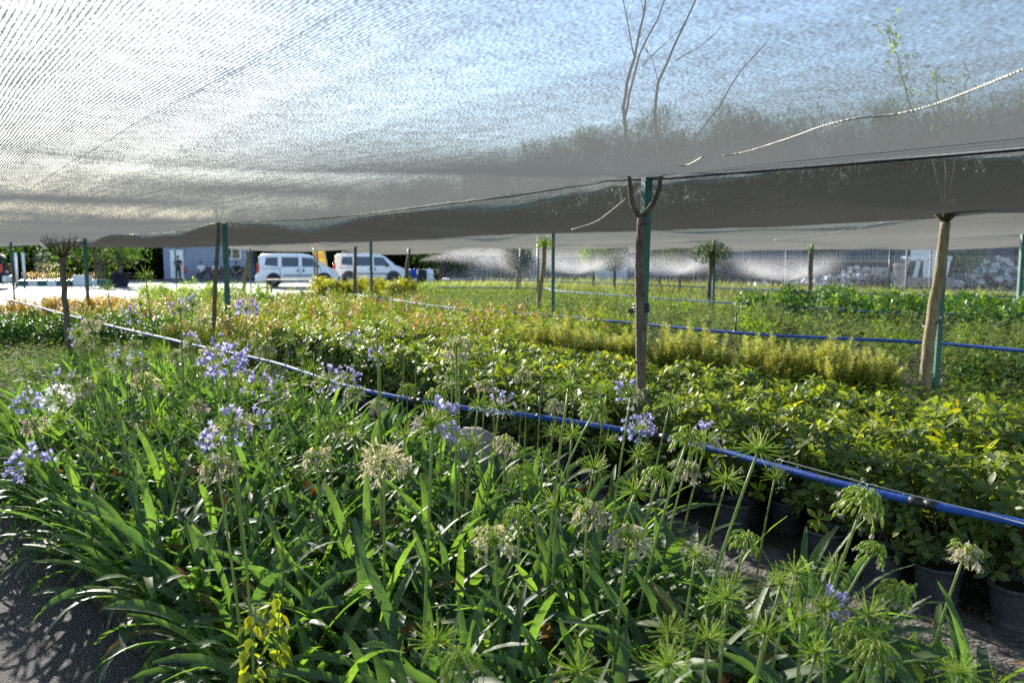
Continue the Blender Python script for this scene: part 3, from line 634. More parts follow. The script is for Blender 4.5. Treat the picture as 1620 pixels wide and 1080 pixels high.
# ------------------------------------------------------------------ generic bush
def bush(seed, H, Rd, tips, per, L, wd, z0, tipmat=0.0, up=.3, style='whorl', stems=6, top=1.0, st=3, peak=.6):
    r = random.Random(seed); lf = Geo(); sg = Geo(); ends = []
    for i in range(tips):
        u = (i + .5) / tips; z = z0 + (H - z0) * (u ** .75); k = math.sqrt(max(.05, 1 - ((z - z0 - (H - z0) * .4) / ((H - z0) * .68)) ** 2))
        rr = Rd * k * (r.random() ** .42); az = i * 2.4 + r.uniform(-.5, .5)
        c = Vector((rr * math.cos(az), rr * math.sin(az), z + r.uniform(-.03, .03) * H)); ends.append(c)
        out = Vector((math.cos(az) * rr / Rd, math.sin(az) * rr / Rd, up + .6 * u)).normalized()
        m = 1 if r.random() < tipmat * (.25 + u) else 0
        a0 = r.uniform(0, 6.28); e1 = out.cross(Vector((.2, .1, 1))).normalized(); e2 = out.cross(e1)
        for j in range(per):
            th = a0 + j * 2 * math.pi / per + r.uniform(-.35, .35); el = r.uniform(.15, .95) if style == 'whorl' else r.uniform(-.5, 1.2)
            d = (e1 * math.cos(th) + e2 * math.sin(th)) + out * el; off = out * (r.uniform(-.5, .1) * L if style == 'whorl' else r.uniform(-1.2, .8) * L)
            ll = L * r.uniform(.65, 1.15); lf.leaf(c + off, d, ll, wd * ll / L, m, out, r.uniform(0, .35), .22, st, peak)
    for i in range(stems):
        e = ends[int((i + .5) * len(ends) / stems)]; sg.tube([(r.uniform(-.02, .02), r.uniform(-.02, .02), 0), (e.x * .35, e.y * .35, e.z * .5), e], [.006 * H / .6, .0045 * H / .6, .002], 4, 0, False)
    return lf, sg
def potgeo(r, h):
    g = Geo(); g.lathe([(r * .80, .0), (r * .82, .004), (r * .86, h * .28)], 28, 1); g.lathe([(r * .86, h * .28), (r * .93, h * .72), (r * .97, h * .9)], 28)
    rim = Geo(); rim.lathe([(r * .97, h * .9), (r * 1.05, h * .905), (r * 1.06, h), (r * 1.0, h * 1.005), (r * .95, h * .97), (r * .93, h * .84)], 28)
    for j in range(12):
        a = j * math.pi / 6 + .2; q = Matrix.Rotation(a, 3, 'Z'); g.box(q @ Vector((r * .838, 0, h * .07)), (.005, .012, h * .13), 2, q)
    so = Geo(); so.lathe([(r * .945, h * .86), (r * .6, h * .885), (r * .25, h * .87), (.0005, h * .89)], 18)
    return g, rim, so
pg, prim, psoil = potgeo(.11, .215)
POTM = (pg.mesh('pot_body', [MT['potpl'], MT['potdirt'], MT['blackpl']]), prim.mesh('pot_rim', MT['potpl']), psoil.mesh('pot_soil', MT['soil']))
def add_pot(t, k=1.0):
    a = link('pot', POTM[0], t); a.scale = (k, k, k); link('rim', POTM[1], a); link('potting_soil', POTM[2], a)
SHM = []
for i in range(6):
    lf, sg = bush(500 + i, .46 + .03 * (i % 3), .21, 62, 8, .072, .031, .0, (.07, .3, .5)[i % 3], .45, 'whorl', 7, st=4, peak=.62)
    SHM.append((lf.mesh('shrub_leaves', [MT['shrub'], MT['shruby']]), sg.mesh('shrub_stems', MT['twig'])))
r = random.Random(9); cnt = 0; s = -1.6
rowlab = ['potted evergreen shrub in the front row of black pots', 'potted evergreen shrub in the rows behind the front pots', 'potted evergreen shrub in the rear rows of its block']
SH = []
while s < 9.5:
    for k in range(6):
        n = 3.74 + .30 * k + r.uniform(-.03, .03); p = W(s + r.uniform(-.03, .03) + .15 * (k % 2), n)
        if k == 0 and r.random() < .06: continue
        if not seen((p.x, p.y, .4), 150): continue
        if (Vector((p.x, p.y)) - Vector((A0.x, A0.y))).length < .2: continue
        SH.append((p, k))
    s += .29
px_front = sorted([(proj((p.x, p.y, .1))[0], i) for i, (p, k) in enumerate(SH) if k == 0], reverse=True)
lowp = {}
wrd = ['rightmost', 'second from the right', 'third from the right', 'fourth from the right', 'fifth from the right', 'sixth from the right', 'seventh from the right', 'eighth from the right', 'ninth from the right', 'tenth from the right', 'eleventh from the right', 'twelfth from the right']
vis = [q for q in px_front if q[0] < 1640 and q[0] > 1050]
for a, (x, i) in enumerate(vis):
    lowp[i] = ('potted evergreen shrub, ' + (wrd[a] if a < 12 else 'far') + ' in the front row of black pots')
for i, (p, k) in enumerate(SH):
    front = k == 0
    lb = lowp.get(i) or ('potted evergreen shrub at the hidden end of the front row' if front else rowlab[1] if k < 3 else rowlab[2])
    t = thing('potted_shrub', lb, 'potted plant', (p.x, p.y, 0), r.uniform(0, 6.28), 'front row of potted shrubs' if front else 'potted shrubs, second rows' if k < 3 else 'potted shrubs, rear rows')
    if k < 2: add_pot(t, r.uniform(.92, 1.06))
    else: a = link('pot', POTM[0], t)
    m = SHM[r.choice((0, 3) if k < 1 else (0, 1, 2, 3, 4, 5))]; sc_ = r.uniform(.9, 1.12)
    a = link('leaves', m[0], t, (0, 0, .245 if k == 0 else .19)); a.scale = (sc_,) * 3; a.rotation_euler = (r.uniform(-.08, .08), r.uniform(-.08, .08), 0)
    if k < 2: b = link('stems', m[1], t, (0, 0, .24 if k == 0 else .18))
# ------------------------------------------------------------------ middle beds: individual bushes
def variants(seed, k, name, mats, **kw):
    out = []
    for i in range(k):
        lf, sg = bush(seed + i, **kw); out.append((lf.mesh(name + '_leaves', mats), sg.mesh(name + '_stems', MT['twig'])))
    return out
NAN = variants(700, 4, 'nandina', [MT['nandina'], MT['redtip']], H=.64, Rd=.25, tips=58, per=9, L=.066, wd=.02, z0=.1, tipmat=.2, up=.6, style='mix', stems=9, st=2)
NAN2 = variants(740, 3, 'green', [MT['weed'], MT['nandina']], H=.5, Rd=.24, tips=46, per=9, L=.06, wd=.02, z0=.08, tipmat=.3, up=.6, style='mix', stems=8, st=2)
def sprigs(seed, mats, nsp=15, H=.62):
    r = random.Random(seed); lf = Geo(); sg = Geo()
    for i in range(nsp):
        a = r.uniform(0, 6.28); rr = r.random() ** .6; lean = rr * r.uniform(.14, .26); h = H * r.uniform(.55, 1.1) * (1 - .25 * rr); b = Vector((math.cos(a) * rr * .07, math.sin(a) * rr * .07, 0)); tp = b + Vector((math.cos(a) * lean, math.sin(a) * lean, h)); md = b.lerp(tp, .5) + Vector((0, 0, h * .06))
        sg.tube([b, md, tp], [.005, .0035, .0015], 4, 0, False)
        for j in range(26):
            q = .22 + .8 * j / 26; c = b.lerp(md, q * 2) if q < .5 else md.lerp(tp, q * 2 - 1)
            for e in range(4):
                th = j * 1.3 + e * 1.571 + r.uniform(-.4, .4); l = .055 * r.uniform(.7, 1.25) * (1.1 - .35 * q); lf.leaf(c, Vector((math.cos(th), math.sin(th), r.uniform(.1, .9))), l, l * .5, 1 if r.random() < .15 else 0, None, .25, .2, 2)
    return lf.mesh('golden_leaves', mats), sg.mesh('golden_stems', MT['twig'])
SPIRE = [sprigs(770 + i, [MT['sage'], MT['sage']], 10, .75) for i in range(3)]
GOLD = [sprigs(760 + i, [MT['golden'], MT['yellow']], 17 + 2 * i, .6) for i in range(5)]
DARK = variants(780, 3, 'hedge', [MT['dark'], MT['weed']], H=.62, Rd=.34, tips=80, per=9, L=.07, wd=.03, z0=.06, tipmat=.15, up=.5, style='mix', stems=6, st=2)
ORNG = variants(800, 3, 'orange', [MT['orange'], MT['yellow']], H=.5, Rd=.2, tips=50, per=8, L=.085, wd=.024, z0=.12, tipmat=.3, up=.9, style='mix', stems=6, st=2)
YEL = variants(820, 3, 'yellow', [MT['yellow'], MT['weed']], H=.85, Rd=.42, tips=80, per=9, L=.12, wd=.05, z0=.1, tipmat=.12, up=.5, style='mix', stems=6, st=2)
def plant_thing(name, p, label, cat, group, var, r, k0=.85, k1=1.15, pot=False):
    t = thing(name, label, cat, (p.x, p.y, 0), r.uniform(0, 6.28), group); m = r.choice(var); k = r.uniform(k0, k1)
    z = 0
    if pot: a = link('pot', POTM[0], t); a.scale = (.8, .8, .7); z = .1
    a = link('leaves', m[0], t, (0, 0, z)); a.scale = (k, k, k * r.uniform(.9, 1.1)); b = link('stems', m[1], t, (0, 0, z)); b.scale = a.scale
    return t
r = random.Random(21)
# nandina-like bed with reddish tips, behind the agapanthus
s = 8.6
while s < 19.5:
    n = 3.75
    while n < 9.9:
        p = W(s + r.uniform(-.16, .16), n + r.uniform(-.16, .16)); q = proj((p.x, p.y, .3))
        if q and -60 < q[0] < 1000:
            red = r.random() < .6
            plant_thing('nandina_bush' if red else 'leafy_bush', p, 'feathery yellow green bush with reddish young tips in the middle bed' if red else 'plain green feathery bush without red tips in the middle bed',
                        'bush', 'red tipped bushes in the middle bed' if red else 'plain green bushes in the middle bed', NAN if red else NAN2, r, .9, 1.25, s < 10)
        n += .56
    s += .56
# golden row
gx = [(775, 578), (812, 580), (850, 584), (890, 587), (930, 590), (962, 592), (995, 594), (1050, 596), (1085, 598), (1118, 600), (1172, 604), (1196, 606), (1222, 603), (1245, 607), (1285, 609), (1310, 611), (1350, 613), (1372, 616), (1395, 614)]
for i, (x, y) in enumerate([q for a in gx for q in (a, (a[0] + r.uniform(5, 16), a[1] + r.uniform(-7, 9)))]):
    p = gnd(x, y + 12); plant_thing('golden_shrub', p, 'small golden leaved shrub in the row left of the pollarded tree', 'shrub', 'row of golden shrubs', GOLD, r, *((.95, 1.4) if x < 1130 else (.65, 1.12)), i % 3 == 0)
# dark bushes behind the pollarded tree, and hedge-like row farther back
def row(pts, name, label, cat, group, var, k0, k1):
    for (x, y) in pts: plant_thing(name, gnd(x, y), label, cat, group, var, r, k0, k1)
row([(1500 + 24 * i, 608 + (i % 3) * 9 - 6 * (i // 5)) for i in range(8)], 'dark_bush', 'dark shaded bush right of the pollarded tree', 'bush', 'dark bushes by the pollarded tree', DARK, .6, .85)
for n in (14.3, 15.2, 15.9, 16.7):
    s = -3.0
    while s < 11:
        p = W(s + r.uniform(-.1, .1), n + r.uniform(-.15, .15)); q = proj((p.x, p.y, .4))
        if q and 1130 < q[0] < 1660: plant_thing('hedge_bush', p, 'dark green bushy shrub of the hedge like row behind the grey green bed', 'bush', 'dark hedge row', DARK, r, 1.1, 1.55)
        s += .5
for i in range(110):
    p = W(r.uniform(-3, 15), r.uniform(9.8, 14)); q = proj((p.x, p.y, .4))
    if q and 640 < q[0] < 1660 and abs(q[0] - 1478) > 26: plant_thing('upright_bush', p, 'loose upright green bush standing out of the grey green bed', 'bush', 'bushes in the grey green bed', (NAN2, SPIRE)[i % 2], r, .8, 1.35)
for i in range(46):
    x = 370 + r.random() * 230; y = 487 + r.random() * 22
    plant_thing('green_bush', gnd(x, y), 'rich green low bush in front of the yellow shrubs near the vans', 'bush', 'green bushes near the vans', DARK, r, .7, .95)
for i in range(64):
    x = 100 + i * 6.6; yp = 497 + (x - 100) * .24 if x < 310 else 547 + (x - 310) * .26
    if i % 9 in (3, 4) and x < 400: continue
    p = gnd(x + r.uniform(-6, 6), yp + r.uniform(18, 44)); plant_thing('mixed_bush', p, 'loose green bush growing up against the near side of the left stretch of pipe', 'bush', 'bushes along the left stretch of pipe', NAN2 if i % 3 else NAN, r, .75, 1.1)
for i in range(40):
    plant_thing('pale_bush', gnd(232 + r.random() * 190, 480 + r.random() * 16), 'loose pale green bush at the edge of the yard before the cabin', 'bush', 'pale bushes before the cabin', NAN2, r, 1.1, 1.6)
for i in range(26):
    x = 505 + i * 5.6 + r.uniform(-3, 3)
    plant_thing('yellow_shrub', gnd(x, 484 + r.uniform(-5, 4)), 'bright yellow green shrub in the row before the right van', 'shrub', 'yellow shrubs before the vans', YEL, r, .85, 1.05)
for i in range(60):
    p = gnd(-30 + r.random() * 270, 499 + r.random() * 26)
    plant_thing('orange_plant', p, 'orange leaved plant at the back left beside the bright yard', 'plant', 'orange plants by the yard', ORNG, r, .9, 1.3)
for i in range(46):
    p = gnd(-30 + r.random() * 330, 536 + r.random() * 32)
    plant_thing('dark_shrub', p, 'dark leafy shrub at the far left in front of the orange plants', 'shrub', 'dark shrubs in front of the orange plants', DARK, r, .75, 1.0)

# ------------------------------------------------------------------ uncountable ground cover
def clump(seed, nl, H, Rd, L, wd, flower=0, blade=False, fmat=1):
    q = random.Random(seed); g = Geo()
    for i in range(nl):
        az = q.uniform(0, 6.28); rr = Rd * q.random() ** .5; z = H * q.random() ** .7
        b = Vector((rr * math.cos(az), rr * math.sin(az), z if not blade else 0)); a2 = az + q.uniform(-1, 1)
        el = q.uniform(-.2, 1.0) if not blade else q.uniform(1.2, 4)
        d = Vector((math.cos(a2), math.sin(a2), el)); l = (L if not blade else H) * q.uniform(.6, 1.2); g.leaf(b, d, l, wd * q.uniform(.7, 1.2), 0, None, .3, .2, 2 if not blade else 3, .5)
    for i in range(flower):
        az = q.uniform(0, 6.28); rr = Rd * q.random(); c = Vector((rr * math.cos(az), rr * math.sin(az), H * q.uniform(.9, 1.25)))
        for j in range(5):
            th = j * 1.257; g.leaf(c, Vector((math.cos(th), math.sin(th), .35)), .022, .018, fmat, None, 0, 0, 1)
    return g
def cover(name, label, cat, mats, cl, pts, r, k0=.8, k1=1.25, kind='stuff'):
    g = Geo()
    for p in pts:
        k = r.uniform(k0, k1); M = Matrix.Translation(p) @ Matrix.Rotation(r.uniform(0, 6.28), 4, 'Z') @ Matrix.Diagonal((k, k, k * r.uniform(.8, 1.2), 1)); g.merge(r.choice(cl), M)
    return tag(g.build(name, mats), label, cat, None, kind)
def region(s0, s1, n0, n1, step, r, cond=None, m=80):
    out = []; s = s0
    while s < s1:
        n = n0
        while n < n1:
            p = W(s + r.uniform(-.5, .5) * step, n + r.uniform(-.5, .5) * step); q = proj((p.x, p.y, .2))
            if q and -m < q[0] < 1620 + m and q[1] < 1160 and (cond is None or cond(q)): out.append(p)
            n += step
        s += step
    return out
r = random.Random(33)
CW = [clump(i, 46, .24, .17, .05, .022) for i in range(3)] + [clump(9, 40, .32, .14, .055, .02), clump(12, 30, .4, .1, .05, .018)]
cover('ground_cover', 'low small leaved light green ground cover between the potted shrubs and the golden row', 'ground cover', [MT['weed']], CW,
      region(-2.5, 8.6, 5.6, 9.4, .2, r), r)
CS = [clump(40 + i, 30, .42, .16, .09, .02) for i in range(3)] + [clump(47, 30, .5, .16, .09, .018, 2, False, 1), clump(48, 26, .5, .1, .07, .016, 0)]
cover('sage_bed', 'grey green bed with scattered violet flowers behind the golden shrubs', 'ground cover', [MT['sage'], MT['purplefl']], CS, region(-3, 19.5, 9.5, 14.9, .22, r), r, 1.0, 1.6)
CWd = [clump(60 + i, 26, .45, .2, .1, .024, 1 if i == 0 else 0) for i in range(3)]
cover('meadow_bed', 'yellow green mixed bed with violet dots in front of the vans', 'ground cover', [MT['weed'], MT['purplefl']], CWd, region(19.3, 29, 3.9, 15, .42, r), r)
CG = [clump(80 + i, 34, .62, .26, .2, .024, 0, True) for i in range(3)]
cover('grass_bed', 'pale green grassy beds under the far nets', 'ground cover', [MT['grass']], CG, region(-8, 33, 17.4, 30.5, .5, r, lambda q: q[0] > 560), r, .8, 1.1)
CG2 = [clump(90 + i, 34, .5, .24, .12, .035) for i in range(3)]
cover('green_bed', 'mid green leafy bed along the third blue pipe', 'ground cover', [MT['weed']], CG2, region(-4, 30, 14.9, 17.6, .38, r, lambda q: q[0] < 1150), r)
CR = [clump(110 + i, 40, .22, .17, .045, .022, 1) for i in range(3)]
cover('flower_carpet', 'low carpet of small plants with red flowers at far left', 'ground cover', [MT['weed'], MT['pinkfl']], CR, region(8.0, 13.8, -.2, 3.5, .15, r), r, .9, 1.5)
cover('weedy_bed', 'mixed green growth between the agapanthus and the bare saplings', 'ground cover', [MT['weed'], MT['purplefl']], CWd, region(13.5, 26, .3, 3.9, .36, r), r, .6, 1.0)
CM = [clump(130 + i, 24, .1, .05, .08, .006, 0, True) for i in range(2)]
cover('path_grass', 'tiny grass tufts on the mossy edge of the path', 'grass', [MT['weed']], CM, [W(r.uniform(-.5, 3), r.uniform(2.96, 3.12), .03) for _ in range(70)], r, .5, 1.1)
# leaf litter
g = Geo()
for i in range(260):
    p = W(r.uniform(-.6, 3.4), r.uniform(3.1, 3.7), .062 + r.uniform(0, .008)); a = r.uniform(0, 6.28); g.leaf(p, Vector((math.cos(a), math.sin(a), r.uniform(-.02, .15))), r.uniform(.012, .04), r.uniform(.006, .015), 0, None, .1, .3, 2)
tag(g.build('leaf_litter', MT['aga_dry']), 'dry leaf scraps strewn on the trodden path', 'leaf litter', None, 'stuff')
for (x, y, L, a, lb) in ((1597, 1046, .085, -.5, 'large fallen brown leaf on the path at the bottom right'), (1472, 988, .04, .9, 'small fallen yellow leaf on the path near the black pots'), (1408, 1052, .05, 2.0, 'curled reddish dead leaf at the edge of the strap leaves')):
    g = Geo(); p = gnd(x, y, .07); g.leaf(p, Vector((math.cos(a), math.sin(a), .12)), L, L * .36, 0, None, -.1, .5, 5); tag(g.build('fallen_leaf', MT['aga_dry']), lb, 'leaf')
# rough grey block between the beds
g = Geo(); q = random.Random(5); ring = 14
for i in range(6):
    z = [0, .1, .22, .34, .42, .45][i]; k = [1, 1.02, .98, .9, .72, .3][i]
    for j in range(ring):
        th = 2 * math.pi * j / ring; e = 1 / (abs(math.cos(th)) ** 3 + abs(math.sin(th)) ** 3) ** (1 / 3); g.v.append((.17 * e * k * math.cos(th) + q.uniform(-.012, .012), .22 * e * k * math.sin(th) + q.uniform(-.012, .012), z + q.uniform(-.012, .012)))
for i in range(5):
    for j in range(ring): g.f.append((i * ring + j, i * ring + (j + 1) % ring, (i + 1) * ring + (j + 1) % ring, (i + 1) * ring + j)); g.m.append(0)
g.f.append(tuple(5 * ring + j for j in range(ring))); g.m.append(0)
M_blk = noisy('rough grey stone', [(0.2, .17, .15), (.32, .28, .25), (.4, .35, .32)], 12, .9, .6, 40)
o = g.build('stone_block', M_blk); p = at(748, 740, 5.1); o.location = (p.x, p.y, -.01); o.scale = (1.0, 1.0, 1.12); o.rotation_euler = (0, 0, .9); tag(o, 'rough greyish stone block between the strap leaves and the potted shrubs', 'stone')

# ------------------------------------------------------------------ nursery trees
def P(lst, d): return [at(x, y, d if not isinstance(d, tuple) else d[0] + (d[1] - d[0]) * i / max(1, len(lst) - 1)) for i, (x, y) in enumerate(lst)]
def wob(pts, k, r, amp):
    out = []
    for i in range(len(pts) - 1):
        for j in range(k): out.append(pts[i].lerp(pts[i + 1], j / k) + Vector((r.uniform(-amp, amp), r.uniform(-amp, amp), 0)))
    out.append(pts[-1]); return out
def lin(a, b, n): return [a + (b - a) * i / (n - 1) for i in range(n)]
r = random.Random(8)
def twigs(g, pts, n, L, r, rad=.0018):
    for _ in range(n):
        i = r.randrange(1, len(pts)); b = pts[i]; d = (pts[i] - pts[i - 1]).normalized(); d = (d + Vector((r.uniform(-1, 1), r.uniform(-1, 1), r.uniform(-.2, .8))) * .8).normalized(); l = L * r.uniform(.4, 1.2)
        m = b + d * l * .5 + Vector((0, 0, l * .06)); g.tube([b, m, b + d * l + Vector((0, 0, l * .2))], [rad, rad * .8, rad * .5], 4)
# forked tree by the nearest post
D = A0.y - .09
t = thing('forked_tree', 'bare forked tree with knobbly grey trunk tied to the nearest green post', 'tree', (gnd(1016, 786).x, D, 0)); o0 = Vector(t.location)
g = Geo(); pts = wob(P([(1014, 790), (1016, 700), (1015, 600), (1013, 520), (1012, 440), (1013, 380), (1015, 342)], D), 3, r, .003); pts[0].z = 0
g.tube([p - o0 for p in pts], lin(.034, .026, len(pts)), 12)
for p in pts[3::2]:
    for _ in range(2):
        a = r.uniform(0, 6.28); c = p - o0 + Vector((math.cos(a), math.sin(a), 0)) * .024; g.tube([c, c + Vector((math.cos(a), math.sin(a), .4)) * .022, c + Vector((math.cos(a), math.sin(a), .6)) * .03], [.011, .008, .003], 6)
g.build('trunk', MT['bark'], t)
for lst, ra in (([(1014, 345), (1003, 330), (998, 305), (997, 285), (991, 240), (986, 170), (993, 130), (1003, 92), (1020, 20), (1024, -40)], (.02, .005)), ([(1015, 345), (1033, 322), (1042, 298), (1047, 270), (1040, 225), (1036, 175), (1040, 130), (1068, 72), (1100, 5), (1112, -40)], (.019, .004)),
                ([(988, 190), (995, 150), (1010, 88), (1040, 30), (1060, -20)], (.009, .004)), ([(1003, 92), (998, 60), (990, 25), (984, -20)], (.005, .003)), ([(1016, 105), (1045, 75), (1076, 48)], (.004, .002)), ([(1068, 97), (1100, 78), (1135, 52)], (.004, .002)), ([(1046, 275), (1095, 225), (1140, 165), (1172, 112), (1212, 68)], (.008, .003)), ([(1010, 60), (1018, 20), (1012, -20)], (.004, .002)), ([(1040, 130), (1034, 95), (1026, 85)], (.003, .0015))):
    g = Geo(); pts = wob(P(lst, D), 2, r, .006); pts = [p - o0 for p in pts]; g.tube(pts, lin(ra[0], ra[1], len(pts)), 8)
    twigs(g, pts[len(pts) // 2:], 4, .1, r); g.build('branch', MT['bark'] if ra[0] > .01 else MT['twig'], t)
g = Geo()
for z0 in (488, 492, 483):
    c = at(1014, z0, D); ring = [c + Vector((.052 * math.cos(a) + .008, .062 * math.sin(a) + .05, .006 * math.sin(a * 2))) for a in [2 * math.pi * i / 20 for i in range(21)]]; g.tube(ring, .006, 6)
c = at(995, 490, D); g.tube([c + Vector((.03, 0, 0)), c, c + Vector((-.012, -.01, -.012)), c + Vector((.03, -.02, -.016))], .007, 6)
tag(g.build('rubber_tie', MT['blackpl']), 'dark rubber tie binding the forked trunk to its post', 'tie')
# pollarded leaning tree
D = B0.y - .12
t = thing('pollarded_tree', 'leaning tan trunked tree with pollarded top at right', 'tree', (gnd(1464, 644).x, D, 0)); o0 = Vector(t.location)
g = Geo(); pts = wob(P([(1462, 644), (1464, 600), (1470, 540), (1478, 480), (1487, 430), (1493, 380), (1496, 352)], D), 2, r, .005); pts[0].z = 0
g.tube([p - o0 for p in pts], lin(.068, .05, len(pts)), 12); g.build('trunk', MT['barky'], t)
g = Geo(); top = at(1496, 350, D) - o0
for _ in range(16):
    a = r.uniform(0, 6.28); d = Vector((math.cos(a), math.sin(a), r.uniform(.5, 1.5))); g.tube([top, top + d * .1, top + d * r.uniform(.14, .2)], [.03, .018, .008], 6)
g.build('pollard_head', MT['bark'], t)
for lst, lf in (([(1497, 345), (1475, 250), (1440, 160), (1418, 90), (1404, 40)], 46), ([(1498, 345), (1492, 240), (1484, 170), (1480, 108)], 26), ([(1499, 345), (1512, 230), (1525, 160), (1534, 118)], 20)):
    pts = wob(P(lst, D), 3, r, .02); pts = [p - o0 for p in pts]; g = Geo(); g.tube(pts, lin(.012, .004, len(pts)), 6); b = g.build('shoot', MT['twig'], t)
    g = Geo()
    for i in range(lf * 3):
        c = pts[int(len(pts) * (.45 + .54 * r.random()))] + Vector((r.gauss(0, .07), r.gauss(0, .07), r.gauss(0, .05))); g.leaf(c, Vector((r.uniform(-1, 1), r.uniform(-1, 1), r.uniform(-.5, 1))), .07, .03, 0)
    g.build('shoot_leaves', MT['weed'], b)
c = at(1474, 510, D); g = Geo(); g.tube([c + Vector((.085 * math.cos(a) + .03, .1 * math.sin(a) + .05, .05 * math.cos(a))) for a in [2 * math.pi * i / 20 for i in range(21)]], .011, 6)
tag(g.build('rubber_tie', MT['blackpl']), 'loose tie round the pollarded tree and its post', 'tie')
# bare umbrella-shaped tree at left
def sapling(label, cat, trunk, d, r0, r1, seed, mat='bark', crown=None, leaf=None, nleaf=0, branches=0, brL=.3, up=1.0, name='sapling', lsz=.07):
    r = random.Random(seed); pts = wob(P(trunk, d), 2, r, r0 * .25); b = pts[0]; t = thing(name, label, cat, (b.x, b.y, 0)); o0 = Vector((b.x, b.y, 0)); pts[0].z = 0
    pts = [p - o0 for p in pts]; g = Geo(); g.tube(pts, lin(r0, r1, len(pts)), 9); g.build('trunk', MT[mat], t); top = pts[-1]
    if branches:
        for i in range(branches):
            a = i * 6.283 / branches + r.uniform(-.3, .3); d1 = Vector((math.cos(a), math.sin(a), up * r.uniform(.6, 1.4))).normalized(); g = Geo()
            p1 = top + d1 * brL * .45; d2 = (d1 + Vector((0, 0, .5))).normalized(); q = [top - Vector((0, 0, .03)), p1, p1 + d2 * brL * .6]; g.tube(q, [r1 * .4, r1 * .24, r1 * .12], 6)
            for _ in range(3):
                e = (d2 + Vector((r.uniform(-.5, .5), r.uniform(-.5, .5), .1))).normalized(); g.tube([p1, p1 + e * brL * .3, p1 + e * brL * .65 + Vector((0, 0, .02))], [r1 * .16, r1 * .11, r1 * .07], 5)
            g.build('branch', MT[mat], t)
    if nleaf:
        g = Geo(); cr, cz = crown
        for i in range(nleaf):
            v = Vector((r.gauss(0, 1), r.gauss(0, 1), r.gauss(0, 1))); v = v.normalized() * (r.random() ** .4); c = top + Vector((v.x * cr, v.y * cr, v.z * cz)); g.leaf(c, Vector((r.uniform(-1, 1), r.uniform(-1, 1), r.uniform(-.8, .6))), lsz * r.uniform(.7, 1.3), lsz * .5, 0, None, .2, .2, 2)
        g.build('crown', MT[leaf], t)
    return t
sapling('bare umbrella shaped young tree below the net at far left', 'tree', [(110, 572), (106, 520), (103, 470), (100, 440), (99, 405)], 12.0, .045, .04, 1, branches=14, brL=.36, up=.55, name='bare_tree')
sapling('bare sapling leaning beside the thick green post at left centre', 'tree', [(334, 560), (338, 500), (341, 440), (345, 380), (345, 352)], 11.7, .036, .026, 2, branches=3, brL=.22, up=1.6)
sapling('slim curved sapling with small brown green leaf tuft by the centre post', 'tree', [(854, 525), (852, 490), (856, 450), (860, 410), (861, 385)], 15.5, .05, .045, 3, 'barky', (.17, .13), 'weed', 160, 4, .12)
sapling('dark leafy tree beside the post at centre right', 'tree', [(1121, 505), (1123, 450), (1124, 410), (1125, 399)], 19.7, .06, .05, 4, 'bark', (.52, .3), 'treeleaf', 1200, 5, .3, .5)
sapling('thin dark sapling with a leaf tuft right of the centre beds', 'tree', [(1280, 480), (1281, 440), (1282, 392)], 24.6, .05, .045, 5, 'bark', (.14, .16), 'weed', 60)
sapling('dark thin sapling in front of the right van', 'tree', [(562, 500), (562, 440), (562, 390)], 21.0, .05, .045, 6)
sapling('leaning dark sapling at the nose of the right van', 'tree', [(640, 482), (642, 440), (648, 394)], 27, .075, .05, 7)
sapling('tan leaning sapling left of the left van', 'tree', [(385, 480), (388, 440), (393, 398)], 28, .07, .06, 8, 'barky')
sapling('thin pale sapling between the two vans', 'tree', [(502, 478), (502, 430), (501, 395)], 31, .05, .04, 18, 'barky')
for i, (x, lb) in enumerate(((818, 'slender tree in the sprinkler mist left of the centre sapling'), (938, 'small crowned tree in the mist just left of the forked tree, brightest leaves'), (972, 'small dark crowned tree in the mist touching the forked trunk'), (1042, 'small crowned tree in the mist just right of the forked tree'), (1075, 'small dark crowned tree in the mist left of the dark leafy tree'))):
    sapling(lb, 'tree', [(x, 462), (x + 1, 430), (x, 404)], 31 + i % 2 * 2, .06, .05, 20 + i, 'bark', (.6, .58), 'weed' if i == 1 else 'treeleaf', 1300, 4, .3, 1, 'small_tree', .13)
sapling('young pale leaved tree beyond the mesh fence at right', 'tree', [(1530, 452), (1532, 430), (1538, 412)], 44, .07, .05, 31, 'barky', (.95, .8), 'sage', 420, 4, .4, 1, 'small_tree', .16)
sapling('dark leaved young tree right of the white rack', 'tree', [(1500, 452), (1504, 430), (1508, 415)], 45, .07, .05, 32, 'bark', (.8, .7), 'treeleaf', 420, 4, .4, 1, 'small_tree', .16)
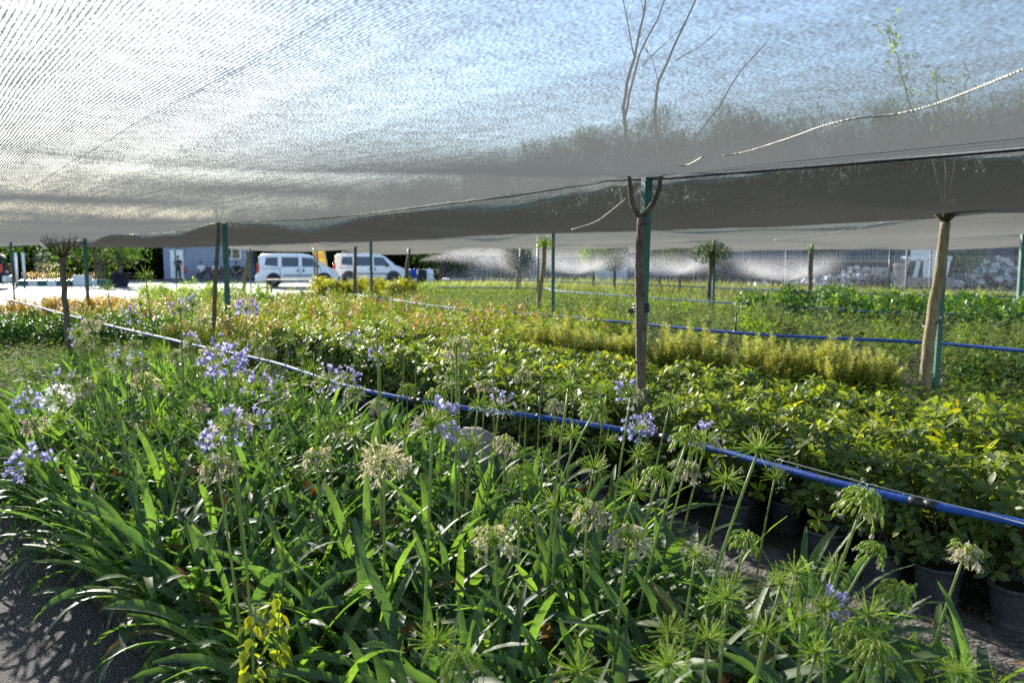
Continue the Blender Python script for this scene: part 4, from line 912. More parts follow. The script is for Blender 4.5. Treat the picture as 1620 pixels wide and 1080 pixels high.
# ------------------------------------------------------------------ background trees and buildings
def crown_geo(seed, Rr, Hh, clumps, per, ls):
    r = random.Random(seed); g = Geo()
    for i in range(clumps):
        v = Vector((r.gauss(0, 1), r.gauss(0, 1), r.gauss(0, 1))).normalized() * (.35 + .65 * r.random() ** .5); c = Vector((v.x * Rr, v.y * Rr, v.z * Hh * .5)); cr = Rr * r.uniform(.16, .3)
        for j in range(per):
            u = Vector((r.gauss(0, 1), r.gauss(0, 1), r.gauss(0, 1))).normalized() * cr * r.random() ** .45; g.leaf(c + u, Vector((r.uniform(-1, 1), r.uniform(-1, 1), r.uniform(-.9, .6))), ls * r.uniform(.6, 1.3), ls * .55, 0, None, .2, .15, 1)
    return g
CRM = [crown_geo(900 + i, 3.4, 7.5, 120, 75, .5).mesh('tree_crown', MT['treeleaf']) for i in range(3)]
def big_tree(label, x, y, h, seed, w=1.0, cz=.58):
    r = random.Random(seed); t = thing('broadleaf_tree', label, 'tree', (x, y, 0), r.uniform(0, 6.28), 'tall trees behind the nursery'); g = Geo()
    g.tube([(0, 0, 0), (.1, .05, h * .3), (0, .1, h * .55), (.1, 0, h * .85)], [.035 * h * .6, .028 * h * .6, .02 * h * .6, .008 * h], 8)
    for i in range(6):
        a = i * 1.1; g.tube([(.05, .05, h * (.32 + .05 * i)), (math.cos(a) * h * .12, math.sin(a) * h * .12, h * (.45 + .05 * i)), (math.cos(a) * h * .2, math.sin(a) * h * .2, h * (.55 + .05 * i))], [.012 * h, .008 * h, .003 * h], 5)
    g.build('trunk', MT['bark'], t); c = link('crown', CRM[seed % 3], t, (0, 0, h * cz)); k = h * .84 / 7.5; c.scale = (k * w, k * w, k); return t
r = random.Random(55)
tops = [(20, 358), (120, 352), (215, 345), (310, 340), (400, 332), (490, 318), (570, 300), (650, 275), (735, 250), (820, 225), (905, 207), (990, 188), (1075, 174), (1160, 166), (1250, 168), (1340, 172), (1430, 160), (1520, 152), (1610, 140), (1700, 135), (-70, 350), (1790, 130)]
for i, (px, py) in enumerate(tops):
    d = 70 + r.uniform(-4, 6); h = CAMZ + (408 - py) / F * d; x = (px - CX) / F * d
    lb = 'tall dense tree of the dark treeline seen through the near net' if py < 300 else 'broad tree behind the bright yard at left'
    o = big_tree(lb, x, d, h, 60 + i, 1.25 if h > 9 else 1.7, .54)
    if py >= 300: o['group'] = 'trees behind the yard'
for i in range(16):      # lower second rank so the wood is closed towards its foot
    px = 640 + i * 70; d = 64 + r.uniform(-2, 2); big_tree('shorter bushy tree at the foot of the dark treeline', (px - CX) / F * d, d, 6.5 + i * .22, 90 + i, 1.7, .5)['group'] = 'shorter trees of the treeline'
for i in range(40):      # close bushy trees shutting off the yard
    px = -60 + i * 18.5; d = 62 + (i % 3) * 2 + r.uniform(-1, 1); big_tree('bushy low tree closing off the far side of the yard', (px - CX) / F * d, d, r.uniform(3.6, 5.6), 120 + i, 2.1, .43)['group'] = 'bushy trees behind the yard'
for i in range(44):
    px = -90 + i * 17; d = 78 + (i % 2) * 3; big_tree('tree of the farther rank behind the bushy yard trees', (px - CX) / F * d, d, r.uniform(5.0, 6.8), 170 + i, 2.0, .42)['group'] = 'farther trees behind the yard'
def sheetbox(g, x0, x1, y, z0, z1, th, mat=0): g.box(((x0 + x1) / 2, y + th / 2, (z0 + z1) / 2), (x1 - x0, th, z1 - z0), mat)
# long grey shed behind the mist
M_shed = noisy('grey shed cladding', [(.1, .105, .12), (.135, .14, .16), (.17, .175, .195)], 1.2, .7)
t = thing('long_shed', 'long low grey shed behind the sprinkler mist', 'building', (20, 57, 0)); g = Geo()
for i in range(220): 
    x = -24.6 + i * .28; g.box((x, 0, 1.75), (.2, .06, 3.5), 0); g.box((x + .14, .03, 1.75), (.08, .06, 3.5), 0)
g.build('wall', M_shed, t, False); g = Geo(); g.add([(-25.2, -.5, 3.45), (37.6, -.5, 3.45), (37.6, 7, 4.9), (-25.2, 7, 4.9), (-25.2, -.5, 3.57), (37.6, -.5, 3.57), (37.6, 7, 5.02), (-25.2, 7, 5.02)], [(0, 3, 2, 1), (4, 5, 6, 7), (0, 1, 5, 4), (1, 2, 6, 5), (2, 3, 7, 6), (3, 0, 4, 7)]); g.build('roof', MT['greypl'], t, False)
for x in (-20, -13, -6.5, 2, 9.5, 17, 25):
    g = Geo(); g.box((x, -.06, 1.25), (2.4, .05, 2.5), 0); d_ = g.build('shed_door', MT['steel'] if x in (-13, 9.5) else MT['greypl'], t, False)
    g = Geo(); g.box((x + .9, -.11, 1.1), (.05, .06, .3), 0); g.build('handle', MT['blackpl'], d_, False)
# low masonry wall, pale cap
t = thing('garden_wall', 'low grey wall with a pale cap beyond the mesh fence', 'wall', (19.5, 50, 0)); g = Geo(); sheetbox(g, -9, 6.2, 0, 0, 1.35, .25); g.build('wall', M_blk if False else MT['greypl'], t, False); g = Geo(); sheetbox(g, -9.05, 6.25, -.04, 1.353, 1.45, .33); g.build('coping', M_blk, t, False)
# cladded cabin with the men
M_c = MT['containr']; x0, x1, d = (262 - CX) / F * 58, (396 - CX) / F * 58, 58
t = thing('site_cabin', 'grey blue cladded cabin behind the seated men', 'building', ((x0 + x1) / 2, d, 0)); wdt = x1 - x0; g = Geo()
for i in range(int(wdt / .25)): g.box((-wdt / 2 + .125 + i * .25, -.02 if i % 2 else .01, 1.45), (.25, .1, 2.7), 0)
g.box((0, 1.3, 1.45), (wdt - .1, 2.4, 2.66), 0); g.build('wall', M_c, t, False); g = Geo(); g.box((0, 1.1, 2.86), (wdt + .3, 3.0, .12)); g.build('roof', MT['greypl'], t, False)
for x in (1.9,):
    g = Geo(); g.box((x, -.09, 1.95), (1.3, .06, .9)); wf = g.build('window', MT['white'], t, False); g = Geo(); g.box((x - .3, -.125, 1.95), (.52, .02, .76)); g.box((x + .3, -.125, 1.95), (.52, .02, .76)); g.build('pane', MT['glass'], wf, False)
g = Geo(); g.box((-2.1, -.09, 1.15), (.95, .06, 2.05)); dr = g.build('door', MT['white'], t, False); g = Geo(); g.box((-1.75, -.15, 1.1), (.04, .08, .14)); g.build('handle', MT['blackpl'], dr, False)
g = Geo(); g.box((0, 0, .06), (wdt * .9, 1.2, .1)); o = g.build('cabin_step', MT['potdirt'], None, False); o.location = ((x0 + x1) / 2 + .2, d - .9, 0); tag(o, 'low concrete step in front of the cladded cabin', 'step')
# bench
bx = (348 - CX) / F * 56.2
t = thing('wooden_bench', 'long dark bench carrying the three seated men', 'bench', (bx, 57.1, 0)); g = Geo()
for k in range(3): g.box((0, -.16 + .15 * k, .45), (3.5, .13, .04))
g.build('seat', MT['wood'], t, False); g = Geo()
for k in range(3): g.box((0, .26 + .02 * k, .6 + .14 * k), (3.5, .03, .11))
g.build('backrest', MT['wood'], t, False)
for x in (-1.6, 0, 1.6): g = Geo(); g.box((x, -.14, .215), (.06, .06, .43)); g.build('leg', MT['wood'], t, False); g = Geo(); g.box((x, .3, .45), (.06, .05, .9)); g.build('leg', MT['wood'], t, False)

# ------------------------------------------------------------------ people
def skinmesh(name, verts, edges, parent, mat, sub=1):
    me = bpy.data.meshes.new(name); me.from_pydata([v[:3] for v in verts], edges, []); o = link(name, me, parent); me.materials.append(mat)
    sk = o.modifiers.new('skin', 'SKIN'); sk.use_smooth_shade = True
    for i, v in enumerate(verts):
        q = me.skin_vertices[0].data[i]; rr = v[3]; q.radius = (rr, rr if len(v) < 5 else v[4])
        q.use_root = (i == 0)
    sb = o.modifiers.new('subdivision', 'SUBSURF'); sb.levels = sub; sb.render_levels = sub; return o
def fingers(V, E, wi, hand, d, side):
    """palm then four fingers and a side thumb from wrist index wi"""
    d = d.normalized(); s = d.cross(Vector((0, 1, .2))).normalized(); V.append((*(hand + d * .05), .03, .016)); pi = len(V) - 1; E.append((wi, pi))
    for k, L in enumerate((.068, .078, .072, .055)):
        b = hand + d * .095 + s * (.03 - .02 * k); V.append((*b, .0095)); E.append((pi, len(V) - 1)); m = b + d * L * .55 + Vector((0, -.006, -.006)); V.append((*m, .0085)); E.append((len(V) - 2, len(V) - 1)); V.append((*(m + d * L * .4 + Vector((0, .004, -.018))), .0075)); E.append((len(V) - 2, len(V) - 1))
    b = hand + d * .045 + s * .04 * side; V.append((*b, .011)); E.append((pi, len(V) - 1)); V.append((*(b + d * .035 + s * .02 * side), .009)); E.append((len(V) - 2, len(V) - 1))
def person(label, loc, rz, pose, shirt, legs, hold=None):
    t = thing('person', label, 'person', loc, rz)
    if pose == 'stand':
        hip = Vector((0, 0, .93)); ch = Vector((0, -.01, 1.28)); nk = Vector((0, 0, 1.47)); hd = Vector((0, -.02, 1.62))
        kn = [Vector((s * .1, -.02, .5)) for s in (-1, 1)]; an = [Vector((s * .12, .02, .09)) for s in (-1, 1)]; hj = [Vector((s * .09, 0, .9)) for s in (-1, 1)]
        el = [Vector((-.27, -.03, 1.14)), Vector((.27, -.04, 1.15))]; wr = [Vector((-.05, -.24, 1.17)), Vector((.02, -.25, 1.2))]
    else:
        hip = Vector((0, .08, .55)); ch = Vector((0, .06, .9)); nk = Vector((0, .02, 1.08)); hd = Vector((0, -.03, 1.22))
        kn = [Vector((s * .14, -.38, .5)) for s in (-1, 1)]; an = [Vector((s * .14, -.42, .09)) for s in (-1, 1)]; hj = [Vector((s * .1, .04, .54)) for s in (-1, 1)]
        el = [Vector((s * .27, -.06, .74)) for s in (-1, 1)]; wr = [Vector((s * .1, -.28, .6)) for s in (-1, 1)]
    shd = [nk + Vector((s * .18, .01, -.08)) for s in (-1, 1)]
    V = [(*hip, .13, .1), (*hip.lerp(ch, .5), .12, .095), (*ch, .15, .11), (*nk, .055), (*(nk.lerp(hd, .45)), .055), (*hd, .083, .098), (*(hd + Vector((0, .005, .075))), .07, .082), (*(hd + Vector((0, -.1, .0))), .016)]; E = [(0, 1), (1, 2), (2, 3), (3, 4), (4, 5), (5, 6), (5, 7)]
    for s in (0, 1):
        i = len(V); V += [(*shd[s], .055), (*el[s], .042), (*wr[s], .028)]; E += [(2, i), (i, i + 1), (i + 1, i + 2)]; fingers(V, E, i + 2, wr[s], (wr[s] - el[s]), 1 if s == 0 else -1)
        i = len(V); V += [(*hj[s], .085), (*kn[s], .06), (*(kn[s].lerp(an[s], .35)), .055), (*an[s], .04), (*(an[s] + Vector((0, -.16, -.05))), .035)]; E += [(0, i), (i, i + 1), (i + 1, i + 2), (i + 2, i + 3), (i + 3, i + 4)]
    skinmesh('body', V, E, t, MT['skin'])
    V = [(*(hip + Vector((0, 0, -.02))), .155, .125), (*hip.lerp(ch, .5), .148, .12), (*ch, .172, .13), (*(nk - Vector((0, 0, .05))), .09, .085)]; E = [(0, 1), (1, 2), (2, 3)]
    for s in (0, 1): i = len(V); V += [(*shd[s], .075), (*shd[s].lerp(el[s], .75), .066)]; E += [(2, i), (i, i + 1)]
    skinmesh('shirt', V, E, t, MT[shirt])
    V = [(*hip, .158, .125)]; E = []
    for s in (0, 1): i = len(V); V += [(*hj[s], .1), (*kn[s], .075), (*(an[s] + Vector((0, 0, .03))), .058)]; E += [(0, i), (i, i + 1), (i + 1, i + 2)]
    skinmesh('trousers', V, E, t, MT[legs])
    g = Geo(); g.lathe([(.001, .105), (.05, .098), (.086, .06), (.1, .01), (.098, -.03)], 14, 0, hd + Vector((0, .018, .055))); g.build('hair', MT['hair'], t)
    g = Geo()
    for s in (-1, 1): g.lathe([(.001, -.012), (.009, -.008), (.012, 0), (.009, .008), (.001, .012)], 8, 0, hd + Vector((s * .034, -.088, .02)))
    g.build('eyes', MT['hair'], t)
    for s in (0, 1): g = Geo(); a = an[s]; g.tube([a + Vector((0, .06, -.05)), a + Vector((0, -.06, -.045)), a + Vector((0, -.2, -.055))], [.042, .048, .036], 8); g.build('shoe', MT['shoe'], t)
    return t
def xat(px, d): return (px - CX) / F * d
person('standing man in dark t-shirt in front of the cabin, hands held at his chest', (xat(284, 54), 54, .004), .25, 'stand', 'blackcloth', 'navy')
person('seated man in white shirt, leftmost on the bench', (xat(320, 57), 57.0, 0), .1, 'sit', 'whitecloth', 'trous')
person('seated man in white shirt in the middle of the bench, behind the green post', (xat(343, 57), 57.0, 0), -.1, 'sit', 'whitecloth', 'trous')
person('seated man in black shirt at the right of the bench', (xat(376, 57), 57.0, 0), .05, 'sit', 'blackcloth', 'navy')
g = Geo(); g.lathe([(.09, 0), (.1, .05), (.1, .42), (.07, .5), (.03, .53), (.03, .58)], 14); o = g.build('fire_extinguisher', MT['redlamp']); o.location = (xat(292, 57), 57.3, .5); tag(o, 'red extinguisher hung on the cabin beside the standing man', 'extinguisher')

# ------------------------------------------------------------------ vans
def van(label, loc, rz, L=4.4, Wd=1.83, H=1.84, rails=False, door_rear=True, arch=.40):
    t = thing('parked_van', label, 'van', loc, rz, 'white vans parked beyond the beds'); w = Wd / 2; h = L / 2
    st = [(-h, .62, .9), (-h + .03, .95, .95), (-h + .06, 1.15, .97), (-h + .12, H - .2, .99), (-h + .22, H - .04, 1), (-1.2, H, 1), (.2, H - .01, 1), (.62, H - .07, 1), (.95, H - .24, 1), (1.25, H - .47, .99), (h - .72, 1.13, .985), (h - .5, 1.06, .97), (h - .2, .95, .93), (h - .05, .8, .86), (h, .55, .78)]
    def sec(zt, k):
        ww = w * k
        if zt > 1.16: pts = [(.94, .24), (.985, .4), (1, .7), (.99, 1.0), (.97, 1.08)] + [(.97 - .15 * ((z - 1.08) / (H - 1.08)), z) for z in (1.08 + (zt - 1.08) * .4, 1.08 + (zt - 1.08) * .85)] + [(.74, zt - .025), (0, zt)]
        else: pts = [(.94, .24), (.985, .24 + (zt - .24) * .2), (1, .24 + (zt - .24) * .45), (.99, .24 + (zt - .24) * .68), (.97, .24 + (zt - .24) * .8), (.94, .24 + (zt - .24) * .88), (.88, .24 + (zt - .24) * .95), (.7, zt - .015), (0, zt)]
        return [(y * ww, z) for y, z in pts]
    g = Geo(); m = 17
    for x, zt, k in st:
        a = sec(zt, k); ring = [(-y, z) for y, z in a] + [(y, z) for y, z in a[:-1][::-1]]
        for y, z in ring: g.v.append((x, y, z))
    for i in range(len(st) - 1):
        for j in range(m - 1): q = i * m + j; g.f.append((q, q + 1, q + m + 1, q + m)); g.m.append(0)
        q = i * m; g.f.append((q + m - 1, q, q + m, q + 2 * m - 1)); g.m.append(0)
    g.f.append(tuple(range(m))[::-1]); g.m.append(0); g.f.append(tuple((len(st) - 1) * m + j for j in range(m))); g.m.append(0)
    b = g.build('body', MT['white'], t)
    def yside(z, k=1): return w * (.97 - .15 * max(0, (z - 1.08) / (H - 1.08))) if z > 1.08 else w * (.97 + .02 * min(1, (1.08 - z) / .08))
    def side_patch(nm, c, mat, s, off=.008):
        g = Geo(); nx, nz = 6, 4
        for a in range(nx + 1):
            for q in range(nz + 1):
                u, v = a / nx, q / nz; x = (c[0][0] * (1 - u) + c[1][0] * u) * (1 - v) + (c[3][0] * (1 - u) + c[2][0] * u) * v; z = (c[0][1] * (1 - u) + c[1][1] * u) * (1 - v) + (c[3][1] * (1 - u) + c[2][1] * u) * v; g.v.append((x, s * (yside(z) + off), z))
        for a in range(nx):
            for q in range(nz): o = a * (nz + 1) + q; g.f.append((o, o + nz + 1, o + nz + 2, o + 1)); g.m.append(0)
        return g.build(nm, MT[mat], t)
    zt = H - .2
    for s in (-1, 1):
        for sx in (-.98, .1, 1.2): side_patch('door_seam', [(sx, .5), (sx + .018, .5), (sx + .018, 1.1), (sx, 1.1)], 'greypl', s, .02)
        side_patch('window', [(-1.78, 1.2), (-1.08, 1.14), (-1.08, zt), (-1.7, zt - .02)], 'glass', s)
        side_patch('window', [(-.88, 1.12), (.02, 1.12), (.02, zt), (-.88, zt)], 'glass', s)
        side_patch('window', [(.2, 1.12), (1.18, 1.12), (.78, zt - .06), (.2, zt)], 'glass', s)
        side_patch('moulding', [(-.8, .62), (1.1, .62), (1.1, .68), (-.8, .68)], 'greypl', s, .03)
        side_patch('slide_rail', [(-1.9, 1.0), (-.95, 1.0), (-.95, 1.03), (-1.9, 1.03)], 'greypl', s, .012)
        for x in (-.02, .28): g = Geo(); g.box((x, s * (w * .99 + .01), .92), (.08, .05, .16)); g.build('door_handle', MT['blackpl'], t, False)
        g = Geo(); g.lathe([(.001, -.09), (.09, -.07), (.11, 0), (.09, .07), (.001, .09)], 10, 0, (1.0, s * (w + .1), 1.15)); g.build('mirror', MT['blackpl'], t)
        side_patch('headlight', [(h - .42, .78), (h - .15, .72), (h - .2, .9), (h - .5, 1.0)], 'clear', s, -.03)
        g = Geo(); g.box((-h + .07, s * w * .955, 1.05), (.14, .1, .46)); tl = g.build('taillight', MT['redlamp'], t, False); bv = tl.modifiers.new('bevel', 'BEVEL'); bv.width = .03; bv.segments = 3
        for x in (-1.32, 1.38):
            M = Matrix.Rotation(math.pi / 2, 3, 'X'); g = Geo(); g.lathe([(.001, -.004), (arch, -.004), (arch, .004), (.001, .004)], 28, 0, (x, s * (w + .004), .4), M); g.build('wheel_arch', MT['greypl'] if arch > .4 else MT['blackpl'], t)
            g = Geo(); g.lathe([(.2, -.11), (.29, -.11), (.32, -.07), (.32, .07), (.29, .11), (.2, .11)], 28, 0, (x, s * (w - .09), .32), M); wh = g.build('wheel', MT['rubber'], t)
            g = Geo(); g.lathe([(.001, .085), (.05, .09), (.08, .07), (.19, .085), (.205, .105)] if s < 0 else [(.001, -.085), (.05, -.09), (.08, -.07), (.19, -.085), (.205, -.105)], 28, 0, (x, s * (w - .09), .32), M)
            for a in range(5): q = Matrix.Rotation(a * 1.2566, 3, 'Y'); g.box(Vector((x, s * (w + .005), .32)) + q @ Vector((.11, 0, 0)), (.15, .02, .045), 0, q)
            g.build('rim', MT['rim'], wh)
    g = Geo(); g.box((-h - .02, 0, .48), (.16, Wd * .96, .34)); o = g.build('rear_bumper', MT['greypl' if arch > .4 else 'white'], t, False); bv = o.modifiers.new('bevel', 'BEVEL'); bv.width = .05; bv.segments = 3
    g = Geo(); g.box((h - .02, 0, .42), (.2, Wd * .84, .3)); o = g.build('front_bumper', MT['greypl'], t, False); bv = o.modifiers.new('bevel', 'BEVEL'); bv.width = .06; bv.segments = 3
    g = Geo(); g.add([(-h + .045, -w * .8, 1.14), (-h + .045, w * .8, 1.14), (-h + .1, w * .74, H - .22), (-h + .1, -w * .74, H - .22)], [(0, 1, 2, 3)]); g.v = [(x - .012, y, z) for x, y, z in g.v]; g.build('rear_window', MT['glass'], t, False)
    g = Geo(); g.box((-h - .01, 0, .86), (.03, .52, .12)); g.build('number_plate', MT['clear'], t, False)
    g = Geo(); g.add([(h - .74, -w * .8, 1.15), (h - .74, w * .8, 1.15), (.98, w * .72, H - .24), (.98, -w * .72, H - .24)], [(0, 1, 2, 3)]); g.v = [(x + .02, y, z + .022) for x, y, z in g.v]; g.build('windscreen', MT['glass'], t, False)
    if rails:
        for s in (-1, 1): g = Geo(); g.tube([(-1.7, s * w * .72, H + .01), (-1.6, s * w * .72, H + .06), (.4, s * w * .72, H + .06), (.5, s * w * .72, H)], .018, 6); g.build('roof_rail', MT['greypl'], t)
    return t
van('white van with rounded side windows, parked left, its rear bumper in the sun', (xat(470, 44.5), 45.0, 0), R(14))
van('white van with three dark side windows and grey arches, parked right', (xat(586, 49.5), 49.8, 0), R(10), 4.5, 1.8, 1.88, True, arch=.43)
v3 = van('dark van cut off at the far left edge', (xat(-72, 42), 42.5, 0), R(200)); v3['group'] = 'dark van'
for c in v3.children:
    if c.name.split('.')[0] == 'body': c.data.materials[0] = MT['navy']
del v3['group']
# ------------------------------------------------------------------ yard things
def planter_bed(label, px0, px1, d, mats, h):
    x0, x1 = xat(px0, d), xat(px1, d); t = thing('flower_planter', label, 'planter', ((x0 + x1) / 2, d, 0)); L = x1 - x0; g = Geo(); n = max(3, int(L / .5))
    for i in range(n): g.box((-L / 2 + (i + .5) * L / n, -.6, .17), (L / n * .97, .14, .34), i % 2); g.box((-L / 2 + (i + .5) * L / n, .6, .17), (L / n * .97, .14, .34), i % 2)
    g.box((-L / 2, 0, .17), (.14, 1.06, .34)); g.box((L / 2, 0, .17), (.14, 1.06, .34)); g.build('kerb', [MT['post'], MT['white']], t, False)
    g = Geo(); r = random.Random(int(px0))
    for i in range(int(L * 380)): 
        c = Vector((r.uniform(-L / 2, L / 2), r.uniform(-.5, .5), .2 + h * r.random() ** .6)); g.leaf(c, Vector((r.uniform(-1, 1), r.uniform(-1, 1), r.uniform(-.2, 1))), .16, .08, 0 if c.x < L * .0 else 1, None, .2, .2, 1)
    g.build('flowers', mats, t)
planter_bed('planter of orange and yellow flowers with green and white kerb stones in the yard', 42, 116, 46, [MT['orange'], MT['yellow']], .55)
planter_bed('low planter with yellow flowers behind the orange one', 64, 98, 49, [MT['yellow'], MT['yellow']], 1.1)
planter_bed('planter with orange flowers beside the big dark tub', 132, 180, 47, [MT['orange'], MT['weed']], .5)
t = thing('tree_tub', 'large dark round tub standing on the yard', 'tub', (xat(192, 44.5), 44.5, .004)); g = Geo(); g.lathe([(.001, 0), (.36, 0), (.38, .03), (.47, .68), (.52, .7), (.52, .78), (.46, .78), (.43, .6), (.001, .6)], 24); g.build('tub', MT['navy'], t)
g = Geo(); g.lathe([(.43, .62), (.2, .65), (.001, .66)], 16); g.build('tub_soil', MT['soil'], t)
tr = sapling('small tree growing from the large dark tub', 'tree', [(192, 450), (190, 425), (187, 400)], 44.6, .12, .09, 41, 'bark', (1.2, .7), 'treeleaf', 500, 5, .5, 1, 'tub_tree', .2)
sapling('thick trunked tree in the yard left of the dark tub', 'tree', [(158, 452), (158, 425), (152, 396)], 49, .42, .3, 42, 'bark', (3.2, 1.4), 'treeleaf', 1500, 6, 1.5, .8, 'yard_tree', .28)
sapling('leafy tree behind the planters at far left', 'tree', [(62, 446), (62, 420), (60, 396)], 56, .3, .2, 43, 'bark', (4, 1.6), 'treeleaf', 1800, 6, 1.5, .8, 'yard_tree', .3)
sapling('leafy tree between the cabin and the vans', 'tree', [(436, 446), (438, 420), (440, 394)], 60, .25, .2, 44, 'bark', (2.6, 1.5), 'treeleaf', 1500, 6, 1.5, .8, 'yard_tree', .3)
sapling('dark tree behind the right van', 'tree', [(700, 446), (702, 420), (705, 396)], 54, .25, .2, 45, 'bark', (2.6, 1.6), 'treeleaf', 1500, 6, 1.5, .8, 'yard_tree', .3)
for px, lb in ((29, 'white bollard post, left of two in the yard'), (41, 'white bollard post, right of two in the yard')):
    t = thing('bollard', lb, 'bollard', (xat(px, 46.5), 46.5, .004)); g = Geo(); g.tube([(0, 0, .05), (0, 0, 1.9)], .075, 12); g.build('pipe', MT['white'], t); g = Geo(); g.lathe([(.16, 0), (.16, .05), (.08, .06)], 12); g.build('base', MT['greypl'], t)
t = thing('black_cabinet', 'black upright cabinet behind the yard planters', 'cabinet', (xat(74, 52), 52, .004)); g = Geo(); g.box((0, 0, .9), (1.1, .6, 1.7)); g.add([(-.55, -.3, 1.752), (.55, -.3, 1.752), (.4, .3, 1.95), (-.4, .3, 1.95)], [(0, 1, 2, 3)]); g.build('carcass', MT['navy'], t, False); g = Geo(); g.box((0, -.315, .9), (1.0, .03, 1.6)); dd = g.build('door', MT['blackpl'], t, False); g = Geo(); g.box((.4, -.345, .95), (.04, .03, .2)); g.build('handle', MT['steel'], dd, False)
t = thing('white_crate', 'small white crate beside the orange planter', 'crate', (xat(131, 46), 46, .004)); g = Geo(); g.box((0, 0, .05), (.75, .5, .1)); 
for sx, sy, a, b in ((0, -.25, .75, .03), (0, .25, .75, .03), (-.37, 0, .03, .47), (.37, 0, .03, .47)): g.box((sx, sy, .36), (a, b, .5))
g.build('shell', MT['white'], t, False)
# leaning feather banner
t = thing('feather_banner', 'orange and yellow feather banner between the vans', 'banner', (xat(517, 47.5), 47.5, .004)); g = Geo(); g.tube([(.12, 0, 0), (.05, 0, 1.3), (-.15, 0, 2.6), (-.4, 0, 3.0)], .02, 6); g.build('pole', MT['steel'], t)
M_ban = noisy('banner cloth', [(.62, .2, .03), (.7, .3, .03), (.72, .5, .04), (.7, .56, .06)], 1.6, .7, pos=[.35, .45, .55, .65]); g = Geo()
for i in range(12):
    z = .75 + i * .19; xr = [.1, .09, .07, .05, .02, -.01, -.04, -.07, -.11, -.15, -.2, -.27][i]
    for j in range(6): g.v.append((xr - .86 * (j / 5) * (1 if i < 9 else .8) * (.72 + .03 * i), .05 * math.sin(j * 1.2 + i * .5), z + .03 * j))
for i in range(11):
    for j in range(5): q = i * 6 + j; g.f.append((q, q + 1, q + 7, q + 6)); g.m.append(0)
bn = g.build('cloth', M_ban, t); so = bn.modifiers.new('thickness', 'SOLIDIFY'); so.thickness = .006
# drum, bins near the vans
for px, d, c, lb in ((655, 50, 'bluepipe', 'blue plastic drum right of the vans'), (668, 49, 'navy', 'dark drum right of the blue drum'), (679, 50, 'white', 'pale drum next to the dark drum')):
    t = thing('plastic_drum', lb, 'drum', (xat(px, d), d, 0)); g = Geo(); g.lathe([(.001, 0), (.27, 0), (.29, .03), (.29, .28), (.305, .3), (.29, .32), (.29, .58), (.305, .6), (.29, .62), (.29, .86), (.26, .9), (.001, .9)], 20); g.build('barrel', MT[c], t); g = Geo(); g.lathe([(.05, .9), (.05, .93), (.001, .93)], 10, 0, (.12, 0, 0)); g.build('bung', MT['blackpl'], t)
t = thing('plank_table', 'low wooden plank table in front of the left van', 'table', (xat(462, 36), 36, 0)); g = Geo()
for k in range(4): g.box((0, -.33 + .22 * k, .62), (2.3, .2, .05))
g.build('top', MT['barky'], t, False)
for x in (-1, 1):
    for y in (-.3, .3): g = Geo(); g.box((x, y, .295), (.07, .07, .59)); g.build('leg', MT['wood'], t, False)
# mesh fence on the right
t = thing('mesh_fence', 'dark welded mesh fence with posts at the back right', 'fence', (0, 40.5, 0)); xa, xb = xat(1090, 40.5), xat(1700, 40.5); g = Geo(); x = xa
while x < xb: g.box((x, 0, 1.15), (.006, .006, 2.2)); x += .14
for k in range(12): g.box(((xa + xb) / 2, .012, .1 + k * .19), (xb - xa, .006, .006))
g.build('wire_mesh', MT['wire'], t, False)
for px in (1098, 1242, 1406, 1432, 1470, 1622): g = Geo(); g.box((xat(px, 40.5), .05, 1.2), (.07, .05, 2.4)); g.build('fence_post', MT['greypl'], t, False)
# white rack and barrel, rubble
t = thing('white_rack', 'white slanted leg rack behind the mesh fence', 'rack', (xat(1462, 43), 43, 0)); g = Geo(); g.box((0, 0, 1.62), (2.5, .5, .12)); g.build('top_rail', MT['white'], t, False)
for x in (-1.05, -.45, .15, .7, 1.15): g = Geo(); g.tube([(x + .08, 0, 1.56), (x - .12, 0, .55)], .1, 6); g.build('leg', MT['white'], t, False)
g = Geo(); g.box((-.05, 0, .3), (2.7, .6, .5)); g.build('plinth', M_blk, t, False)
t = thing('stone_drum', 'pale ribbed stone drum left of the white rack', 'stone drum', (xat(1419, 43), 42.8, 0)); g = Geo(); g.lathe([(.001, 0), (.38, 0), (.38, .1), (.33, .14), (.33, .5), (.35, .55), (.33, .6), (.33, 1.1), (.37, 1.16), (.37, 1.3), (.001, 1.32)], 18); g.build('shaft', noisy('pinkish stone', [(.4, .3, .26), (.5, .42, .38)], 4, .8), t)
g = Geo(); r = random.Random(61); M_rub = noisy('rubble', [(.2, .17, .15), (.46, .43, .41), (.6, .58, .56), (.36, .2, .14)], 1.3, .9, .4, 6)
for i in range(240):
    x = r.gauss(0, 2.6); hh = 1.0 * math.exp(-(x / 2.4) ** 2); q = Matrix.Rotation(r.uniform(0, 3), 3, Vector((r.random(), r.random(), r.random() + .1)).normalized()); k = r.uniform(.12, .42); g.box((x, r.uniform(-.9, .9), hh * r.random() + .08), (k, k * r.uniform(.5, 1), k * r.uniform(.4, .9)), 0, q)
o = g.build('rubble_heap', M_rub, None, False); o.location = (xat(1372, 44), 44.5, 0); tag(o, 'heap of pale stone rubble left of the white rack', 'rubble', None, 'stuff')
g = Geo()
for i in range(120):
    x = r.gauss(0, 1.8); hh = 1.5 * math.exp(-(x / 1.8) ** 2); q = Matrix.Rotation(r.uniform(0, 3), 3, Vector((r.random(), r.random(), r.random() + .1)).normalized()); k = r.uniform(.15, .45); g.box((x, r.uniform(-.9, .9), hh * r.random() + .08), (k, k * r.uniform(.5, 1), k * r.uniform(.4, .9)), 0, q)
o = g.build('rubble_heap', M_rub, None, False); o.location = (xat(1595, 45), 45.5, 0); tag(o, 'heap of pale rubble at the far right behind the fence', 'rubble', None, 'stuff')
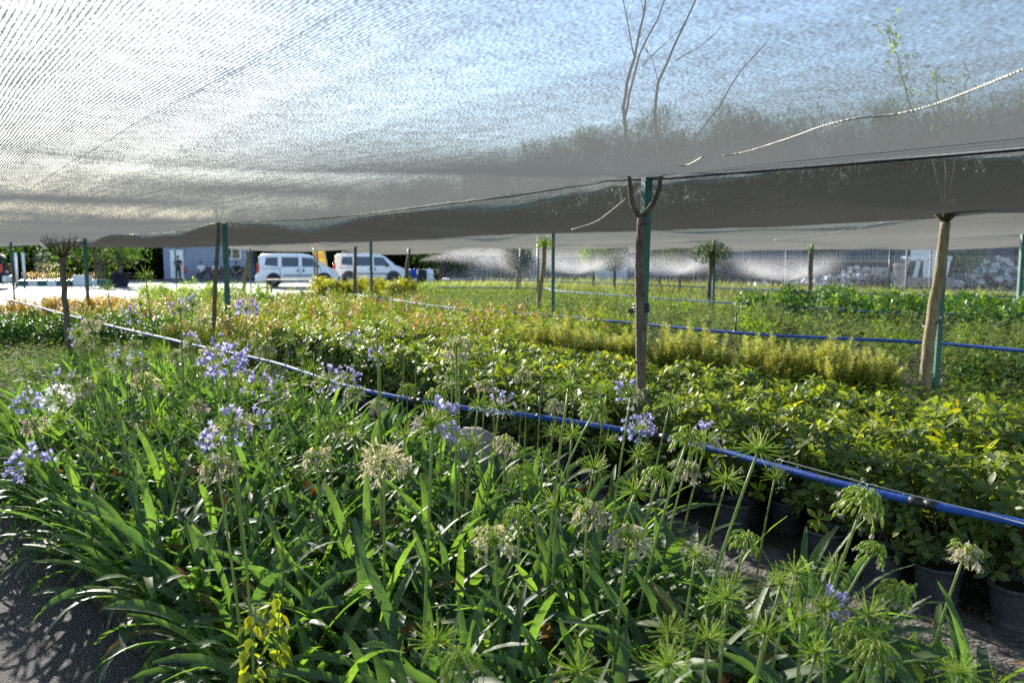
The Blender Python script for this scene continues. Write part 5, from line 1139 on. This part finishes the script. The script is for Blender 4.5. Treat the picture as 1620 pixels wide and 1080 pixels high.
# ------------------------------------------------------------------ sprinkler spray and drifting mist
def volmat(name, dens, L, jet=False):
    m, t, p, o = newmat(name); t.nodes.remove(p); v = N(t, 'ShaderNodeVolumePrincipled'); v.inputs['Color'].default_value = (.96, .97, 1, 1); v.inputs['Anisotropy'].default_value = .1
    tc = N(t, 'ShaderNodeTexCoord'); sx = N(t, 'ShaderNodeSeparateXYZ'); t.links.new(tc.outputs['Object'], sx.inputs[0])
    nz = N(t, 'ShaderNodeTexNoise', i_Scale=2.2, i_Detail=3); t.links.new(tc.outputs['Object'], nz.inputs['Vector'])
    if jet:                                   # a cloud widening along x
        q = mth(t, 'DIVIDE', sx.outputs[0], L, True)
        zc = mth(t, 'SUBTRACT', mth(t, 'MULTIPLY', q, .95), mth(t, 'MULTIPLY', mth(t, 'MULTIPLY', q, q), 1.3)); rr = mth(t, 'ADD', mth(t, 'MULTIPLY', q, .5), .05)
        dz = mth(t, 'DIVIDE', mth(t, 'SUBTRACT', sx.outputs[2], zc), rr); dy = mth(t, 'DIVIDE', sx.outputs[1], rr)
        e = mth(t, 'ADD', mth(t, 'MULTIPLY', dz, dz), mth(t, 'MULTIPLY', dy, dy)); k = mth(t, 'EXPONENT', mth(t, 'MULTIPLY', e, -1.6))
        k = mth(t, 'MULTIPLY', k, mth(t, 'MULTIPLY', mth(t, 'SUBTRACT', 1.0, q, True), mth(t, 'MULTIPLY', q, 60.0, True)))
    else:                                     # a hollow cone opening upwards
        ln = N(t, 'ShaderNodeVectorMath', operation='LENGTH'); t.links.new(tc.outputs['Object'], ln.inputs[0])
        el = mth(t, 'DIVIDE', mth(t, 'SUBTRACT', mth(t, 'DIVIDE', sx.outputs[2], ln.outputs['Value']), .36), .16)
        k = mth(t, 'EXPONENT', mth(t, 'MULTIPLY', mth(t, 'MULTIPLY', el, el), -1.0))
        fo = mth(t, 'SUBTRACT', 1.0, mth(t, 'DIVIDE', ln.outputs['Value'], L), True); k = mth(t, 'MULTIPLY', k, mth(t, 'POWER', fo, 1.6))
    k = mth(t, 'MULTIPLY', k, mth(t, 'SUBTRACT', mth(t, 'MULTIPLY', nz.outputs[0], 2.4), .4, True))
    t.links.new(mth(t, 'MULTIPLY', k, dens), v.inputs['Density']); t.links.new(v.outputs[0], o.inputs['Volume']); return m
VS = volmat('spray', 1.3, 2.4)
def spray(label, px, py, d):
    p = at(px, py, d); g = Geo(); g.box((0, 0, .55), (4.4, 4.4, 1.1)); o = g.build('sprinkler_spray', VS, None, False); o.location = p; return tag(o, label, 'water spray', 'sprinkler sprays', 'stuff')
spray('fan of sprinkler water rising left of the forked tree', 909, 435, 30.5)
spray('fan of sprinkler water rising right of the forked tree', 1056, 439, 28.5)
spray('faint fan of sprinkler water before the rubble', 1240, 446, 29)
VB = volmat('big spray', 5.0, 4.8, True)
g = Geo(); g.box((2.4, 0, -.02), (4.8, 1.6, 1.5)); o = g.build('sprinkler_spray', VB, None, False); o.location = at(664, 412, 31); o.rotation_euler = (0, 0, R(-8)); tag(o, 'dense white jet of sprinkler water right of the vans', 'water spray', 'sprinkler sprays', 'stuff')
m, t_, p_, o_ = newmat('drifting mist'); t_.nodes.remove(p_); v_ = N(t_, 'ShaderNodeVolumePrincipled'); v_.inputs['Color'].default_value = (.95, .96, 1, 1); v_.inputs['Anisotropy'].default_value = .4; v_.inputs['Density'].default_value = .002; t_.links.new(v_.outputs[0], o_.inputs['Volume'])
g = Geo(); g.box((15, 36, .95), (34, 7.4, 1.5)); tag(g.build('drifting_mist', m, None, False), 'pale veil of drifting water mist over the far beds', 'mist', None, 'stuff')
